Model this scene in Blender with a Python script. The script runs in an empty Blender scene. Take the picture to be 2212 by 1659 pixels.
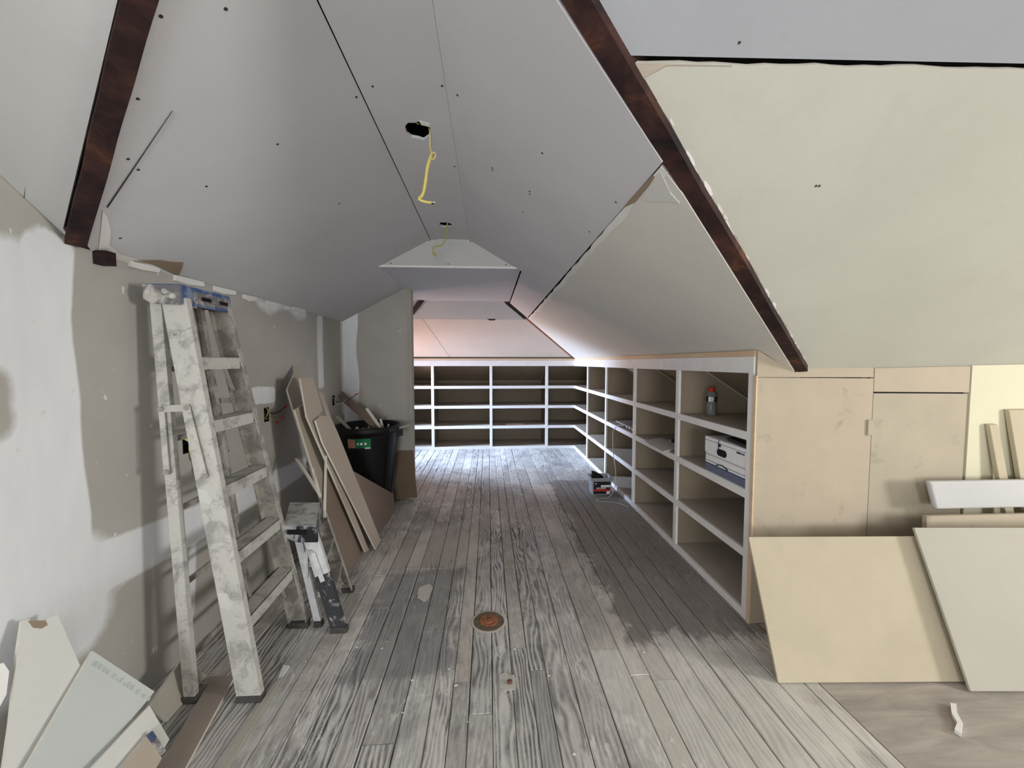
import bpy, bmesh, math, random
import numpy as np
from mathutils import Vector, Matrix, noise as mnoise

random.seed(7)
S = bpy.context.scene
C = S.collection

# ------------------------------------------------------------------ camera
W, H, F, CAMZ = 2212, 1659, 860.0, 1.43
VPX, VPY = 1055.0, 783.0
yc = Vector(((VPX - W/2)/F, -(VPY - H/2)/F, -1)).normalized()
zc = Vector((0, 1, yc.y/-yc.z)).normalized()
zc = (zc - yc*zc.dot(yc)).normalized()
xc = yc.cross(zc)
CAMPOS = Vector((0, 0, CAMZ))
cam = bpy.data.cameras.new('camera')
cam.sensor_fit = 'HORIZONTAL'; cam.sensor_width = 36; cam.lens = 36*F/W
cam.clip_start = 0.02
camo = bpy.data.objects.new('camera', cam); C.objects.link(camo)
M3 = Matrix(((xc.x, xc.y, xc.z), (yc.x, yc.y, yc.z), (zc.x, zc.y, zc.z)))   # camera -> world
camo.matrix_world = Matrix.Translation(CAMPOS) @ M3.to_4x4()
S.camera = camo

# ------------------------------------------------------------------ world, lights, exposure
S.view_settings.view_transform = 'Standard'; S.view_settings.look = 'None'
S.view_settings.exposure = 0.28; S.view_settings.gamma = 1.0; S.view_settings.use_curve_mapping = False
wd = bpy.data.worlds.new('world'); S.world = wd; wd.use_nodes = True
wd.node_tree.nodes['Background'].inputs[0].default_value = (0.75, 0.85, 1, 1)
wd.node_tree.nodes['Background'].inputs[1].default_value = 0.6

def area(name, loc, direction, sx, sy, power, col, spread=180):
    l = bpy.data.lights.new(name, 'AREA'); l.shape = 'RECTANGLE'; l.size = sx; l.size_y = sy
    l.energy = power; l.color = col; l.spread = math.radians(spread)
    o = bpy.data.objects.new(name, l); C.objects.link(o); o.location = loc
    o.rotation_euler = Vector(direction).to_track_quat('-Z', 'Y').to_euler()
    return o
# daylight through the window openings; the rear one is an added fill
area('daylight_right_window', (5.22, -0.25, 1.42), (-1, 0, -0.03), 0.8, 0.8, 105, (1.0, 0.99, 0.965))
area('daylight_rear_window', (-0.2, -4.48, 1.25), (0, 1, 0.0), 1.5, 1.1, 105, (0.92, 0.96, 1.0))  # unseen rear lamp added to light the corridor floor and ceiling
area('daylight_left_window', (-1.50, -2.0, 1.2), (1, 0.0, 0.0), 1.0, 0.8, 62, (0.93, 0.965, 1.0))
area('daylight_alcove_window', (-3.53, 6.0, 1.25), (1, 0, -0.22), 0.45, 0.5, 60, (0.52, 0.70, 1.0), 50)
area('daylight_alcove_ground_bounce', (-3.53, 6.0, 0.85), (1, 0.0, 0.35), 0.45, 0.3, 18, (1.0, 0.64, 0.5), 70)

# ------------------------------------------------------------------ projection helpers (place things on real planes)
def ray(px, py):
    return M3 @ Vector(((px - W/2)/F, -(py - H/2)/F, -1))
def onZ(px, py, z=0.0):
    d = ray(px, py); return CAMPOS + d*((z - CAMZ)/d.z)
def onX(px, py, x):
    d = ray(px, py); return CAMPOS + d*(x/d.x)
def onY(px, py, y):
    d = ray(px, py); return CAMPOS + d*(y/d.y)
def onP(px, py, n, p0):
    d = ray(px, py); n = Vector(n); return CAMPOS + d*(n.dot(Vector(p0) - CAMPOS)/n.dot(d))

# ------------------------------------------------------------------ materials
def srgb(r, g, b):
    def f(c):
        c /= 255.0
        return c/12.92 if c <= .04045 else ((c + .055)/1.055)**2.4
    return (f(r), f(g), f(b), 1)
class NT:
    def __init__(s, name, rough=.85, metal=0.0, spec=.25):
        m = bpy.data.materials.new(name); m.use_nodes = True; s.m = m; s.t = m.node_tree
        s.b = s.t.nodes['Principled BSDF']; s.b.inputs['Roughness'].default_value = rough
        s.b.inputs['Metallic'].default_value = metal; s.b.inputs['Specular IOR Level'].default_value = spec
        s.geo = s.t.nodes.new('ShaderNodeNewGeometry')
    def n(s, typ, **kw):
        x = s.t.nodes.new(typ)
        for k, v in kw.items(): setattr(x, k, v)
        return x
    def l(s, a, b): s.t.links.new(a, b)
    def pos(s, scale=(1, 1, 1), off=None):
        mp = s.n('ShaderNodeMapping'); mp.inputs['Scale'].default_value = scale
        s.l(s.geo.outputs['Position'], mp.inputs['Vector'])
        if off is not None: s.l(off, mp.inputs['Location'])
        return mp.outputs[0]
    def noise(s, scale, detail=4, rough=.6, vec=None, dist=0):
        x = s.n('ShaderNodeTexNoise'); x.inputs['Scale'].default_value = scale
        x.inputs['Detail'].default_value = detail; x.inputs['Roughness'].default_value = rough
        x.inputs['Distortion'].default_value = dist
        s.l(vec if vec is not None else s.geo.outputs['Position'], x.inputs['Vector'])
        return x.outputs['Fac']
    def ramp(s, fac, stops, interp='LINEAR'):
        r = s.n('ShaderNodeValToRGB'); r.color_ramp.interpolation = interp
        e = r.color_ramp.elements
        while len(e) < len(stops): e.new(.5)
        for q, (p, c) in zip(e, stops):
            q.position = p; q.color = c if len(c) == 4 else (*c, 1)
        s.l(fac, r.inputs[0]); return r.outputs[0]
    def mask(s, fac, a, b):
        m = s.n('ShaderNodeMapRange'); m.inputs[1].default_value = a; m.inputs[2].default_value = b
        s.l(fac, m.inputs[0]); return m.outputs[0]
    def mix(s, fac, a, b, blend='MIX'):
        m = s.n('ShaderNodeMix', data_type='RGBA', blend_type=blend)
        for sock, v in ((m.inputs[0], fac), (m.inputs[6], a), (m.inputs[7], b)):
            if isinstance(v, (int, float)): sock.default_value = v
            elif isinstance(v, tuple): sock.default_value = v
            else: s.l(v, sock)
        return m.outputs[2]
    def math(s, op, a, b=None):
        m = s.n('ShaderNodeMath', operation=op)
        for sock, v in ((m.inputs[0], a), (m.inputs[1], b)):
            if v is None: continue
            if isinstance(v, (int, float)): sock.default_value = v
            else: s.l(v, sock)
        return m.outputs[0]
    def out(s, col, bump=None, bstr=.2, bdist=.002, rough=None):
        if isinstance(col, tuple): s.b.inputs['Base Color'].default_value = col
        else: s.l(col, s.b.inputs['Base Color'])
        if rough is not None: s.l(rough, s.b.inputs['Roughness'])
        if bump is not None:
            b = s.n('ShaderNodeBump'); b.inputs['Strength'].default_value = bstr; b.inputs['Distance'].default_value = bdist
            s.l(bump, b.inputs['Height']); s.l(b.outputs[0], s.b.inputs['Normal'])
        return s.m
def scale_c(c, k): return (min(1, c[0]*k), min(1, c[1]*k), min(1, c[2]*k), 1)

def mat_drywall(name, c, var=.10, smear=.0, smearc=None, rough=.9):
    t = NT(name, rough)
    big = t.noise(2.2, 4, .6); fine = t.noise(60, 3, .6)
    col = t.mix(t.mask(big, .3, .7), scale_c(c, 1-var), scale_c(c, 1+var*.6))
    col = t.mix(t.math('MULTIPLY', t.mask(fine, .3, .8), .12), col, scale_c(c, .75))
    if smear:
        sm = t.noise(3.1, 6, .65, t.pos((1, 1, 1.4)), .5)
        col = t.mix(t.math('MULTIPLY', t.mask(sm, .60, .70), smear), col, smearc or srgb(215, 213, 210))
    return t.out(col, t.noise(120, 2), .12, .001)
def mat_plain(name, c, rough=.6, metal=0, var=.08, sc=25, spec=.3):
    t = NT(name, rough, metal, spec)
    return t.out(t.mix(t.mask(t.noise(sc, 4), .3, .7), scale_c(c, 1-var), scale_c(c, 1+var)))
def mat_mud(name, base, mud):
    t = NT(name, .9)
    at = t.n('ShaderNodeAttribute', attribute_name='mud')
    ed = t.noise(9, 5, .65); st = t.noise(5, 5, .6, t.pos((1, 1.0, .25)))
    k = t.math('ADD', at.outputs['Fac'], t.math('MULTIPLY', t.math('SUBTRACT', ed, .5), .30))
    k = t.mask(k, .38, .62)
    big = t.noise(1.8, 4)
    b = t.mix(t.mask(big, .3, .7), scale_c(base, .9), scale_c(base, 1.08))
    m = t.mix(t.mask(st, .35, .75), scale_c(mud, .86), mud)
    col = t.mix(k, b, m)
    sp = t.noise(28, 2, .5, t.pos((1, 1, .6)))
    col = t.mix(t.math('MULTIPLY', t.mask(sp, .735, .76), .8), col, srgb(225, 222, 215))
    return t.out(col, t.noise(90, 2), .12, .001)
def mat_floor(name):
    t = NT(name, .82)
    oi = t.n('ShaderNodeObjectInfo')
    sep = t.n('ShaderNodeSeparateColor'); t.l(oi.outputs['Color'], sep.inputs[0])
    tone, brown, grain = sep.outputs[0], sep.outputs[1], sep.outputs[2]
    off = t.n('ShaderNodeCombineXYZ')
    t.l(t.math('MULTIPLY', oi.outputs['Random'], 7.3), off.inputs[0]); t.l(t.math('MULTIPLY', oi.outputs['Random'], 23.0), off.inputs[1])
    v = t.pos((1, .2, 1), off.outputs[0])
    w = t.n('ShaderNodeTexWave', wave_type='BANDS', bands_direction='X'); w.inputs['Scale'].default_value = 13
    w.inputs['Distortion'].default_value = 26; w.inputs['Detail'].default_value = 2.5; w.inputs['Detail Scale'].default_value = .55
    w.inputs['Detail Roughness'].default_value = .55; t.l(v, w.inputs['Vector'])
    fib = t.noise(130, 4, .7, t.pos((1, .03, 1), off.outputs[0]))
    g = t.math('ADD', t.math('MULTIPLY', w.outputs['Fac'], .6), t.math('MULTIPLY', fib, .4))
    gcol = t.ramp(g, [(.22, srgb(74, 73, 74)), (.42, srgb(130, 129, 129)), (.60, srgb(164, 162, 161)), (.8, srgb(192, 190, 187))])
    flat = t.ramp(fib, [(.3, srgb(140, 138, 136)), (.7, srgb(168, 165, 161))])
    col = t.mix(grain, flat, gcol)
    # grey plaster dust trodden into the boards
    d1 = t.noise(1.7, 7, .68, t.pos((1, .75, 1)), .4); d2 = t.noise(9, 6, .7, t.pos((1, .5, 1)), .8)
    dm = t.math('MULTIPLY', t.mask(d1, .40, .60), t.mask(d2, .36, .54))
    col = t.mix(t.math('MULTIPLY', dm, .75), col, srgb(205, 202, 197))
    d3 = t.noise(34, 6, .75, t.pos((1, .22, 1)), 1.0)
    d4 = t.noise(2.4, 4, .6, None, .4)
    col = t.mix(t.math('MULTIPLY', t.math('MULTIPLY', t.mask(d3, .53, .58), t.mask(d4, .42, .60)), .72), col, srgb(214, 212, 208))
    sx = t.n('ShaderNodeSeparateXYZ'); t.l(t.geo.outputs['Position'], sx.inputs[0])
    wob = t.math('MULTIPLY', t.math('SUBTRACT', t.noise(4.2, 7, .72, None, .5), .5), .42)
    X_, Y_ = t.math('ADD', sx.outputs[0], wob), t.math('ADD', sx.outputs[1], wob)
    def zone(x0, x1, y0, y1, e):
        k = t.math('MULTIPLY', t.mask(X_, x0-e, x0+e), t.mask(X_, x1+e, x1-e))
        return t.math('MULTIPLY', k, t.math('MULTIPLY', t.mask(Y_, y0-e, y0+e), t.mask(Y_, y1+e, y1-e)))
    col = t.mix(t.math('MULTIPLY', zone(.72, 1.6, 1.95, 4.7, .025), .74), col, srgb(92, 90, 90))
    col = t.mix(t.math('MULTIPLY', zone(-.68, -.18, 1.75, 2.70, .03), .62), col, srgb(112, 113, 115))
    col = t.mix(t.math('MULTIPLY', zone(-.75, -.1, 2.78, 3.3, .03), .7), col, srgb(188, 182, 174))
    col = t.mix(t.math('MULTIPLY', zone(.5, 1.5, .4, 1.90, .04), .5), col, srgb(196, 193, 185))
    dk = t.noise(2.6, 5, .6, None, .6)
    col = t.mix(t.math('MULTIPLY', t.mask(dk, .55, .72), .55), col, srgb(104, 102, 101))
    col = t.mix(brown, col, srgb(178, 162, 146))
    k = t.math('MULTIPLY', tone, 2.3)
    mul = t.n('ShaderNodeCombineColor')
    for i in range(3): t.l(k, mul.inputs[i])
    col = t.mix(1.0, col, mul.outputs[0], 'MULTIPLY')
    return t.out(col, g, .25, .002)
def mat_wood(name, a, b, sc=1.0, axis=(1, .1, 1), rough=.7):
    t = NT(name, rough)
    n = t.noise(26*sc, 5, .65, t.pos(axis), .6)
    return t.out(t.mix(t.mask(n, .3, .7), a, b), n, .15, .002)
def mat_mdf(name, c, stain=.25):
    t = NT(name, .8)
    n1 = t.noise(3.5, 6, .65); n2 = t.noise(140, 2)
    col = t.mix(t.mask(n1, .3, .7), scale_c(c, .93), scale_c(c, 1.05))
    col = t.mix(t.math('MULTIPLY', t.mask(n2, .3, .7), .12), col, scale_c(c, .72))
    sp = t.noise(6.5, 4, .6, None, .3)
    col = t.mix(t.math('MULTIPLY', t.mask(sp, .62, .72), stain), col, scale_c(c, .62))
    return t.out(col)
def mat_rafter(name):
    t = NT(name, .75)
    n = t.noise(6, 7, .68, None, .5); n2 = t.noise(40, 4, .6, t.pos((1, .6, .8)))
    col = t.ramp(n, [(.36, srgb(24, 18, 19)), (.48, srgb(46, 29, 28)), (.59, srgb(66, 41, 36)), (.74, srgb(112, 72, 46))])
    col = t.mix(t.math('MULTIPLY', t.mask(n2, .55, .75), .35), col, srgb(40, 32, 32))
    return t.out(col, n2, .4, .004)
def mat_ladder(name, base, splat, amount=.52, dark=srgb(75, 74, 74), dk=.6, metal=.25):
    t = NT(name, .6, metal, .4)
    a = t.noise(11, 7, .72, None, .6); b = t.noise(30, 6, .7, None, 1.0); c = t.noise(16, 5, .7)
    col = t.mix(t.mask(a, 1-amount-.06, 1-amount+.06), base, splat)
    col = t.mix(t.math('MULTIPLY', t.mask(b, .60, .68), dk), col, dark)
    col = t.mix(t.math('MULTIPLY', t.mask(c, .62, .70), .7), col, scale_c(splat, 1.12))
    return t.out(col, a, .4, .003)

MT = {}
MT['ceil_new'] = mat_drywall('grey_drywall_paper', srgb(204, 202, 204), .04, .16, srgb(198, 196, 196))
MT['ceil_grey'] = mat_drywall('grey_drywall_paper_shaded', srgb(162, 163, 167), .04)  # the grey drywall again, darkened to offset strong light on the cross-room slope
MT['ceil_cream_lit'] = mat_drywall('old_cream_plaster_lit', srgb(218, 214, 205), .04, .2, srgb(200, 196, 186))  # old cream plaster, lightened to make up for dim light on the right slope
MT['ceil_cream_shaded'] = mat_drywall('cream_painted_plaster', srgb(188, 186, 174), .05, .25, srgb(176, 173, 161))  # same old plaster, darkened to offset strong light on the cross-room slope
MT['ceil_white'] = mat_drywall('pale_drywall', srgb(194, 193, 191), .05)
MT['ceil_peach_glow'] = mat_drywall('peach_glow_drywall', srgb(226, 212, 200), .05)  # peach tint paints the alcove's warm glow into the rear slope
MT['plaster_raw'] = mat_drywall('torn_plaster', srgb(232, 230, 226), .08)
MT['paper_brown'] = mat_drywall('torn_brown_paper', srgb(150, 132, 112), .12)
MT['wall_mud'] = mat_mud('taped_wall', srgb(180, 176, 169), srgb(240, 241, 243))
MT['cream_wall'] = mat_drywall('cream_wall', srgb(212, 206, 180), .04)
MT['dark'] = mat_plain('dark_attic_void', srgb(38, 34, 32), .95)
MT['floor'] = mat_floor('weathered_floorboards')
MT['sub'] = mat_plain('dark_subfloor', srgb(45, 42, 40), .95)
MT['ply'] = mat_wood('brown_plywood_floor', srgb(146, 138, 130), srgb(184, 176, 167), .5, (.18, 1, 1), .8)
MT['rafter'] = mat_rafter('dark_old_rafter')
MT['redwood'] = mat_wood('brown_hip_wood', srgb(110, 62, 45), srgb(150, 92, 70), 1, (1, .3, .3))
MT['pine'] = mat_wood('pine_trim', srgb(206, 178, 146), srgb(222, 198, 168), .6, (.15, .15, 1))
MT['white'] = mat_plain('white_primed_wood', srgb(232, 229, 226), .55, var=.05, sc=9)
MT['mdf'] = mat_mdf('brown_mdf', srgb(146, 132, 114), .2)
MT['mdf_end'] = mat_mdf('tan_mdf_end', srgb(182, 168, 148), .5)
MT['mdf_door'] = mat_mdf('tan_mdf_door', srgb(176, 165, 146), .4)
MT['mdf_sheet'] = mat_mdf('pale_mdf_sheet', srgb(188, 176, 152), .06)
MT['shelf_top'] = mat_mdf('shelf_board', srgb(182, 171, 157), .1)
MT['gyp_grey'] = mat_drywall('drywall_face_grey', srgb(177, 172, 160), .05)
MT['gyp_white'] = mat_drywall('drywall_white', srgb(212, 211, 205), .05)
MT['gyp_green'] = mat_drywall('drywall_pale_green', srgb(196, 200, 196), .05)
MT['gyp_tan'] = mat_drywall('drywall_back_tan', srgb(176, 164, 150), .07)
MT['gyp_brown'] = mat_drywall('drywall_back_brown', srgb(136, 120, 107), .07)
MT['gyp_dust'] = mat_drywall('dusty_drywall_back', srgb(158, 146, 135), .07)  # lighter copy of the brown backing, offsetting the shade on the floor strip
MT['gyp_edge'] = mat_drywall('gypsum_core', srgb(224, 216, 204), .08)
MT['brown_card'] = mat_drywall('brown_card', srgb(122, 104, 86), .10)
MT['alu'] = mat_ladder('paint_splattered_aluminium', srgb(168, 165, 160), srgb(206, 203, 196), .55, srgb(118, 114, 110), .6)
MT['alu_grimy'] = mat_ladder('grimy_aluminium', srgb(150, 145, 138), srgb(186, 181, 172), .5, srgb(104, 98, 92), .7)
MT['blue_cap'] = mat_ladder('blue_cap_plastic', srgb(62, 88, 138), srgb(128, 138, 158), .46, srgb(70, 72, 86), .6, 0)
MT['grey_cap'] = mat_ladder('grey_cap_plastic', srgb(110, 108, 112), srgb(190, 185, 178), .45, srgb(70, 70, 76), .6, 0)
MT['rubber'] = mat_plain('dark_rubber', srgb(74, 71, 68), .8, var=.2)
MT['alu_clean'] = mat_ladder('bright_aluminium', srgb(205, 205, 206), srgb(222, 222, 222), .5, srgb(150, 150, 152), .35, .3)
MT['alu_black'] = mat_ladder('black_painted_aluminium', srgb(60, 60, 64), srgb(205, 205, 206), .36, srgb(34, 34, 38), .9, .2)
MT['stool_edge'] = mat_ladder('black_edge_splattered', srgb(34, 35, 40), srgb(176, 178, 180), .48, srgb(20, 20, 24), .7, .1)
MT['stool_top'] = mat_ladder('stool_tread', srgb(136, 136, 134), srgb(200, 200, 196), .55, srgb(84, 84, 86), .6, .2)
MT['bin'] = mat_plain('black_bin_plastic', srgb(18, 17, 18), .5, var=.25, sc=6)
MT['bin_label_green'] = mat_plain('green_label', srgb(24, 112, 66), .5, var=.15)
MT['label_white'] = mat_plain('white_print', srgb(232, 232, 230), .5)
MT['label_dark'] = mat_plain('dark_print', srgb(36, 34, 40), .5)
MT['label_red'] = mat_plain('red_print', srgb(196, 40, 36), .5)
MT['label_tan'] = mat_plain('tan_print', srgb(176, 130, 110), .5, var=.2)
MT['yellow'] = mat_plain('yellow_cable', srgb(224, 208, 122), .5)
MT['olive'] = mat_plain('dull_yellow_cable', srgb(178, 168, 82), .5)
MT['red_nut'] = mat_plain('red_wire_nut', srgb(205, 52, 62), .45)
MT['black_wire'] = mat_plain('black_wire', srgb(38, 36, 36), .5)
MT['tan_wire'] = mat_plain('pale_cord', srgb(176, 168, 156), .6)
MT['box_white'] = mat_plain('white_cardboard', srgb(236, 235, 234), .7, var=.03)
MT['box_blue'] = mat_plain('blue_print', srgb(70, 82, 112), .7, var=.08)
MT['black'] = mat_plain('black', srgb(14, 13, 13), .7)
MT['orange'] = mat_plain('rusty_copper', srgb(158, 102, 68), .45, .35, .35, 30)
MT['plate'] = mat_plain('tarnished_plate', srgb(112, 98, 78), .5, .35, .3, 30)
MT['halo'] = mat_plain('dusty_ring', srgb(198, 194, 186), .8)
MT['screw'] = mat_plain('dark_screw', srgb(58, 54, 54), .7)
MT['brick'] = mat_plain('brown_chunk', srgb(112, 78, 66), .9)
def mat_clear(name, c, rough, trans):
    t = NT(name, rough); t.b.inputs['Transmission Weight'].default_value = trans; t.b.inputs['IOR'].default_value = 1.3
    return t.out(c)
MT['bottle'] = mat_clear('clear_bottle_plastic', (.55, .56, .56, 1), .15, .75)
MT['tub'] = mat_clear('clear_tub_plastic', (.5, .52, .52, 1), .3, .45)

# ------------------------------------------------------------------ object helpers
WO = {}
def linkobj(name, verts, faces, mat, parent=None, origin=None, smooth=False, mats=None, fmat=None):
    if parent is not None: wo = WO[parent.name]
    elif origin is not None: wo = Vector(origin)
    else:
        xs = [v[0] for v in verts]; ys = [v[1] for v in verts]; zs = [v[2] for v in verts]
        wo = Vector(((min(xs)+max(xs))/2, (min(ys)+max(ys))/2, min(zs)))
    me = bpy.data.meshes.new(name)
    me.from_pydata([(v[0]-wo.x, v[1]-wo.y, v[2]-wo.z) for v in verts], [], faces)
    for mm in (mats or [mat]): me.materials.append(MT[mm])
    if fmat:
        for p, k in zip(me.polygons, fmat): p.material_index = k
    if smooth:
        for p in me.polygons: p.use_smooth = True
    bm = bmesh.new(); bm.from_mesh(me); bmesh.ops.recalc_face_normals(bm, faces=bm.faces); bm.to_mesh(me); bm.free()
    o = bpy.data.objects.new(name, me); C.objects.link(o)
    if parent is not None: o.parent = parent
    else: o.location = wo
    WO[o.name] = wo
    return o
def thing(name, loc, label, cat, group=None, kind=None):
    o = bpy.data.objects.new(name, None); C.objects.link(o); o.location = loc; o.empty_display_size = .1
    WO[o.name] = Vector(loc); tag(o, label, cat, group, kind); return o
def tag(o, label=None, cat=None, group=None, kind=None):
    if label: o['label'] = label
    if cat: o['category'] = cat
    if group: o['group'] = group
    if kind: o['kind'] = kind
    return o
class MB:
    def __init__(s): s.v = []; s.f = []; s.fm = []
    def add(s, v, f, m=0):
        k = len(s.v); s.v += [Vector(p) for p in v]; s.f += [tuple(i+k for i in q) for q in f]; s.fm += [m]*len(f); return s
    def box(s, x0, x1, y0, y1, z0, z1, m=0):
        return s.add([(x0,y0,z0),(x1,y0,z0),(x1,y1,z0),(x0,y1,z0),(x0,y0,z1),(x1,y0,z1),(x1,y1,z1),(x0,y1,z1)],
                     [(0,1,2,3),(4,5,6,7),(0,1,5,4),(1,2,6,5),(2,3,7,6),(3,0,4,7)], m)
    def bar(s, a, b, w, h, side=(0,1,0), m=0, w1=None, h1=None):
        """box from a to b; w along 'side', h across"""
        a = Vector(a); b = Vector(b); d = (b-a).normalized(); sd = Vector(side); sd = (sd - d*sd.dot(d)).normalized(); up = d.cross(sd)
        w1 = w if w1 is None else w1; h1 = h if h1 is None else h1
        V = []
        for p, ww, hh in ((a, w, h), (b, w1, h1)):
            V += [p-sd*ww/2-up*hh/2, p+sd*ww/2-up*hh/2, p+sd*ww/2+up*hh/2, p-sd*ww/2+up*hh/2]
        return s.add(V, [(0,1,2,3),(4,5,6,7),(0,1,5,4),(1,2,6,5),(2,3,7,6),(3,0,4,7)], m)
    def prism(s, pts, off, m=0, me=None):
        pts = [Vector(p) for p in pts]; off = Vector(off); n = len(pts)
        s.add(pts + [p+off for p in pts], [tuple(range(n))], m); k = len(s.v) - 2*n
        s.f.append(tuple(k+n+i for i in reversed(range(n)))); s.fm.append(m)
        for i in range(n):
            j = (i+1) % n; s.f.append((k+i, k+j, k+n+j, k+n+i)); s.fm.append(m if me is None else me)
        return s
    def tube(s, pts, r, seg=8, m=0, rs=None):
        pts = [Vector(p) for p in pts]; n = len(pts); V = []; Fc = []
        ref = Vector((0.13, .21, .97))
        for i, p in enumerate(pts):
            d = (pts[min(i+1, n-1)] - pts[max(i-1, 0)]).normalized()
            a = d.cross(ref)
            if a.length < .05: a = d.cross(Vector((1, 0, 0)))
            a.normalize(); b = d.cross(a); rr = rs[i] if rs else r
            for k in range(seg):
                t = 2*math.pi*k/seg; V.append(p + a*math.cos(t)*rr + b*math.sin(t)*rr)
        for i in range(n-1):
            for k in range(seg):
                Fc.append((i*seg+k, i*seg+(k+1)%seg, (i+1)*seg+(k+1)%seg, (i+1)*seg+k))
        Fc.append(tuple(range(seg))); Fc.append(tuple((n-1)*seg+k for k in range(seg)))
        return s.add(V, Fc, m)
    def lathe(s, prof, c, seg=32, m=0, cap=True, sy=1.0):
        c = Vector(c); V = []; Fc = []; n = len(prof)
        for r, z in prof:
            for k in range(seg):
                t = 2*math.pi*k/seg; V.append(c + Vector((r*math.cos(t), r*math.sin(t)*sy, z)))
        for i in range(n-1):
            for k in range(seg):
                Fc.append((i*seg+k, i*seg+(k+1)%seg, (i+1)*seg+(k+1)%seg, (i+1)*seg+k))
        if cap: Fc.append(tuple(range(seg))); Fc.append(tuple((n-1)*seg+k for k in range(seg)))
        return s.add(V, Fc, m)
    def build(s, name, mats, parent=None, origin=None, smooth=False):
        mats = [mats] if isinstance(mats, str) else mats
        return linkobj(name, s.v, s.f, None, parent, origin, smooth, mats, s.fm)
def bevel(o, w=.004, seg=2):
    md = o.modifiers.new('bevel', 'BEVEL'); md.width = w; md.segments = seg; md.limit_method = 'ANGLE'; return o
def smooth_path(pts, sub=6):
    pts = [Vector(p) for p in pts]; out = []
    for i in range(len(pts)-1):
        p0 = pts[max(i-1, 0)]; p1 = pts[i]; p2 = pts[i+1]; p3 = pts[min(i+2, len(pts)-1)]
        for k in range(sub):
            t = k/sub
            out.append(.5*((2*p1) + (p2-p0)*t + (2*p0-5*p1+4*p2-p3)*t*t + (3*p1-p0-3*p2+p3)*t*t*t))
    out.append(pts[-1]); return out
def jag(a, b, n, amp, normal, seed=0):
    """ragged line from a to b, jittered across inside the plane with this normal"""
    a = Vector(a); b = Vector(b); d = (b-a); s = Vector(normal).cross(d).normalized(); r = random.Random(seed); out = []
    for i in range(n+1):
        t = i/n; k = 0 if i in (0, n) else (mnoise.noise(Vector((t*n*.45, seed*3.1, 0)))*amp + r.uniform(-1, 1)*amp*.35)
        out.append(a + d*t + s*k)
    return out

# ================================================================== THE SETTING
XL, XR, XRW, YB = -1.48, 1.42, 5.2, 6.5      # left wall, shelf front, right gable wall, back shelf front
ZC, ZLOW, YH, YRET, YREAR = 2.4, 2.18, 3.235, 4.17, -4.5
CRL, CRR = -.455, -.147                      # creases of the flat strip
pR = (ZC-1.5)/(XR-CRR); pL = (ZC-1.845)/(CRL-XL)
zR = lambda x: 1.5 + pR*(XR-x)
zL = lambda x: 1.845 + pL*(x-XL)
nR = Vector((pR, 0, 1)).normalized(); pR0 = Vector((XR, 0, 1.5))
nL = Vector((-pL, 0, 1)).normalized(); pL0 = Vector((XL, 0, 1.845))
R3 = lambda x, y: Vector((x, y, zR(x)))
L3 = lambda x, y: Vector((x, y, zL(x)))
# valley lines
VRa, VRb = Vector((.152, .926, zR(.152))), Vector((1.642, 2.063, zR(1.642)))
def VR(x): t = (x-VRa.x)/(VRb.x-VRa.x); return VRa.lerp(VRb, t)
VLa, VLb = Vector((-.76, .975, zL(-.76))), Vector((-1.48, 1.552, zL(-1.48)))
VRr = lambda x: R3(VR(x).x+.014, VR(x).y-.011)
def VL(x): t = (x-VLa.x)/(VLb.x-VLa.x); return VLa.lerp(VLb, t)
# cross-room slopes
kneeR = Vector((2.64, 2.045, 1.405))
nC = (VRa-VRb).cross(kneeR-VRb).normalized()
if nC.z < 0: nC = -nC
def Cz(x, y): return VRb.z - (nC.x*(x-VRb.x) + nC.y*(y-VRb.y))/nC.z
dl = Vector((XL, 1.332, 1.998))
nCL = (VLa-VLb).cross(dl-VLb).normalized()
if nCL.z < 0: nCL = -nCL
def CLz(x, y): return VLb.z - (nCL.x*(x-VLb.x) + nCL.y*(y-VLb.y))/nCL.z
def CLy(x, z): return VLb.y - (nCL.x*(x-VLb.x) + nCL.z*(z-VLb.z))/nCL.y
def Cy(x, z): return VRb.y - (nC.x*(x-VRb.x) + nC.z*(z-VRb.z))/nC.y
# rear slope over the back shelves
YBT, ZBK = 4.95, 1.52
pB = (ZLOW-ZBK)/(YB-YBT)
zB = lambda y: ZBK + pB*(YB-y)
nB = Vector((0, pB, 1)).normalized()
hipx = lambda y: XR - (zB(y)-1.5)/pR

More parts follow.
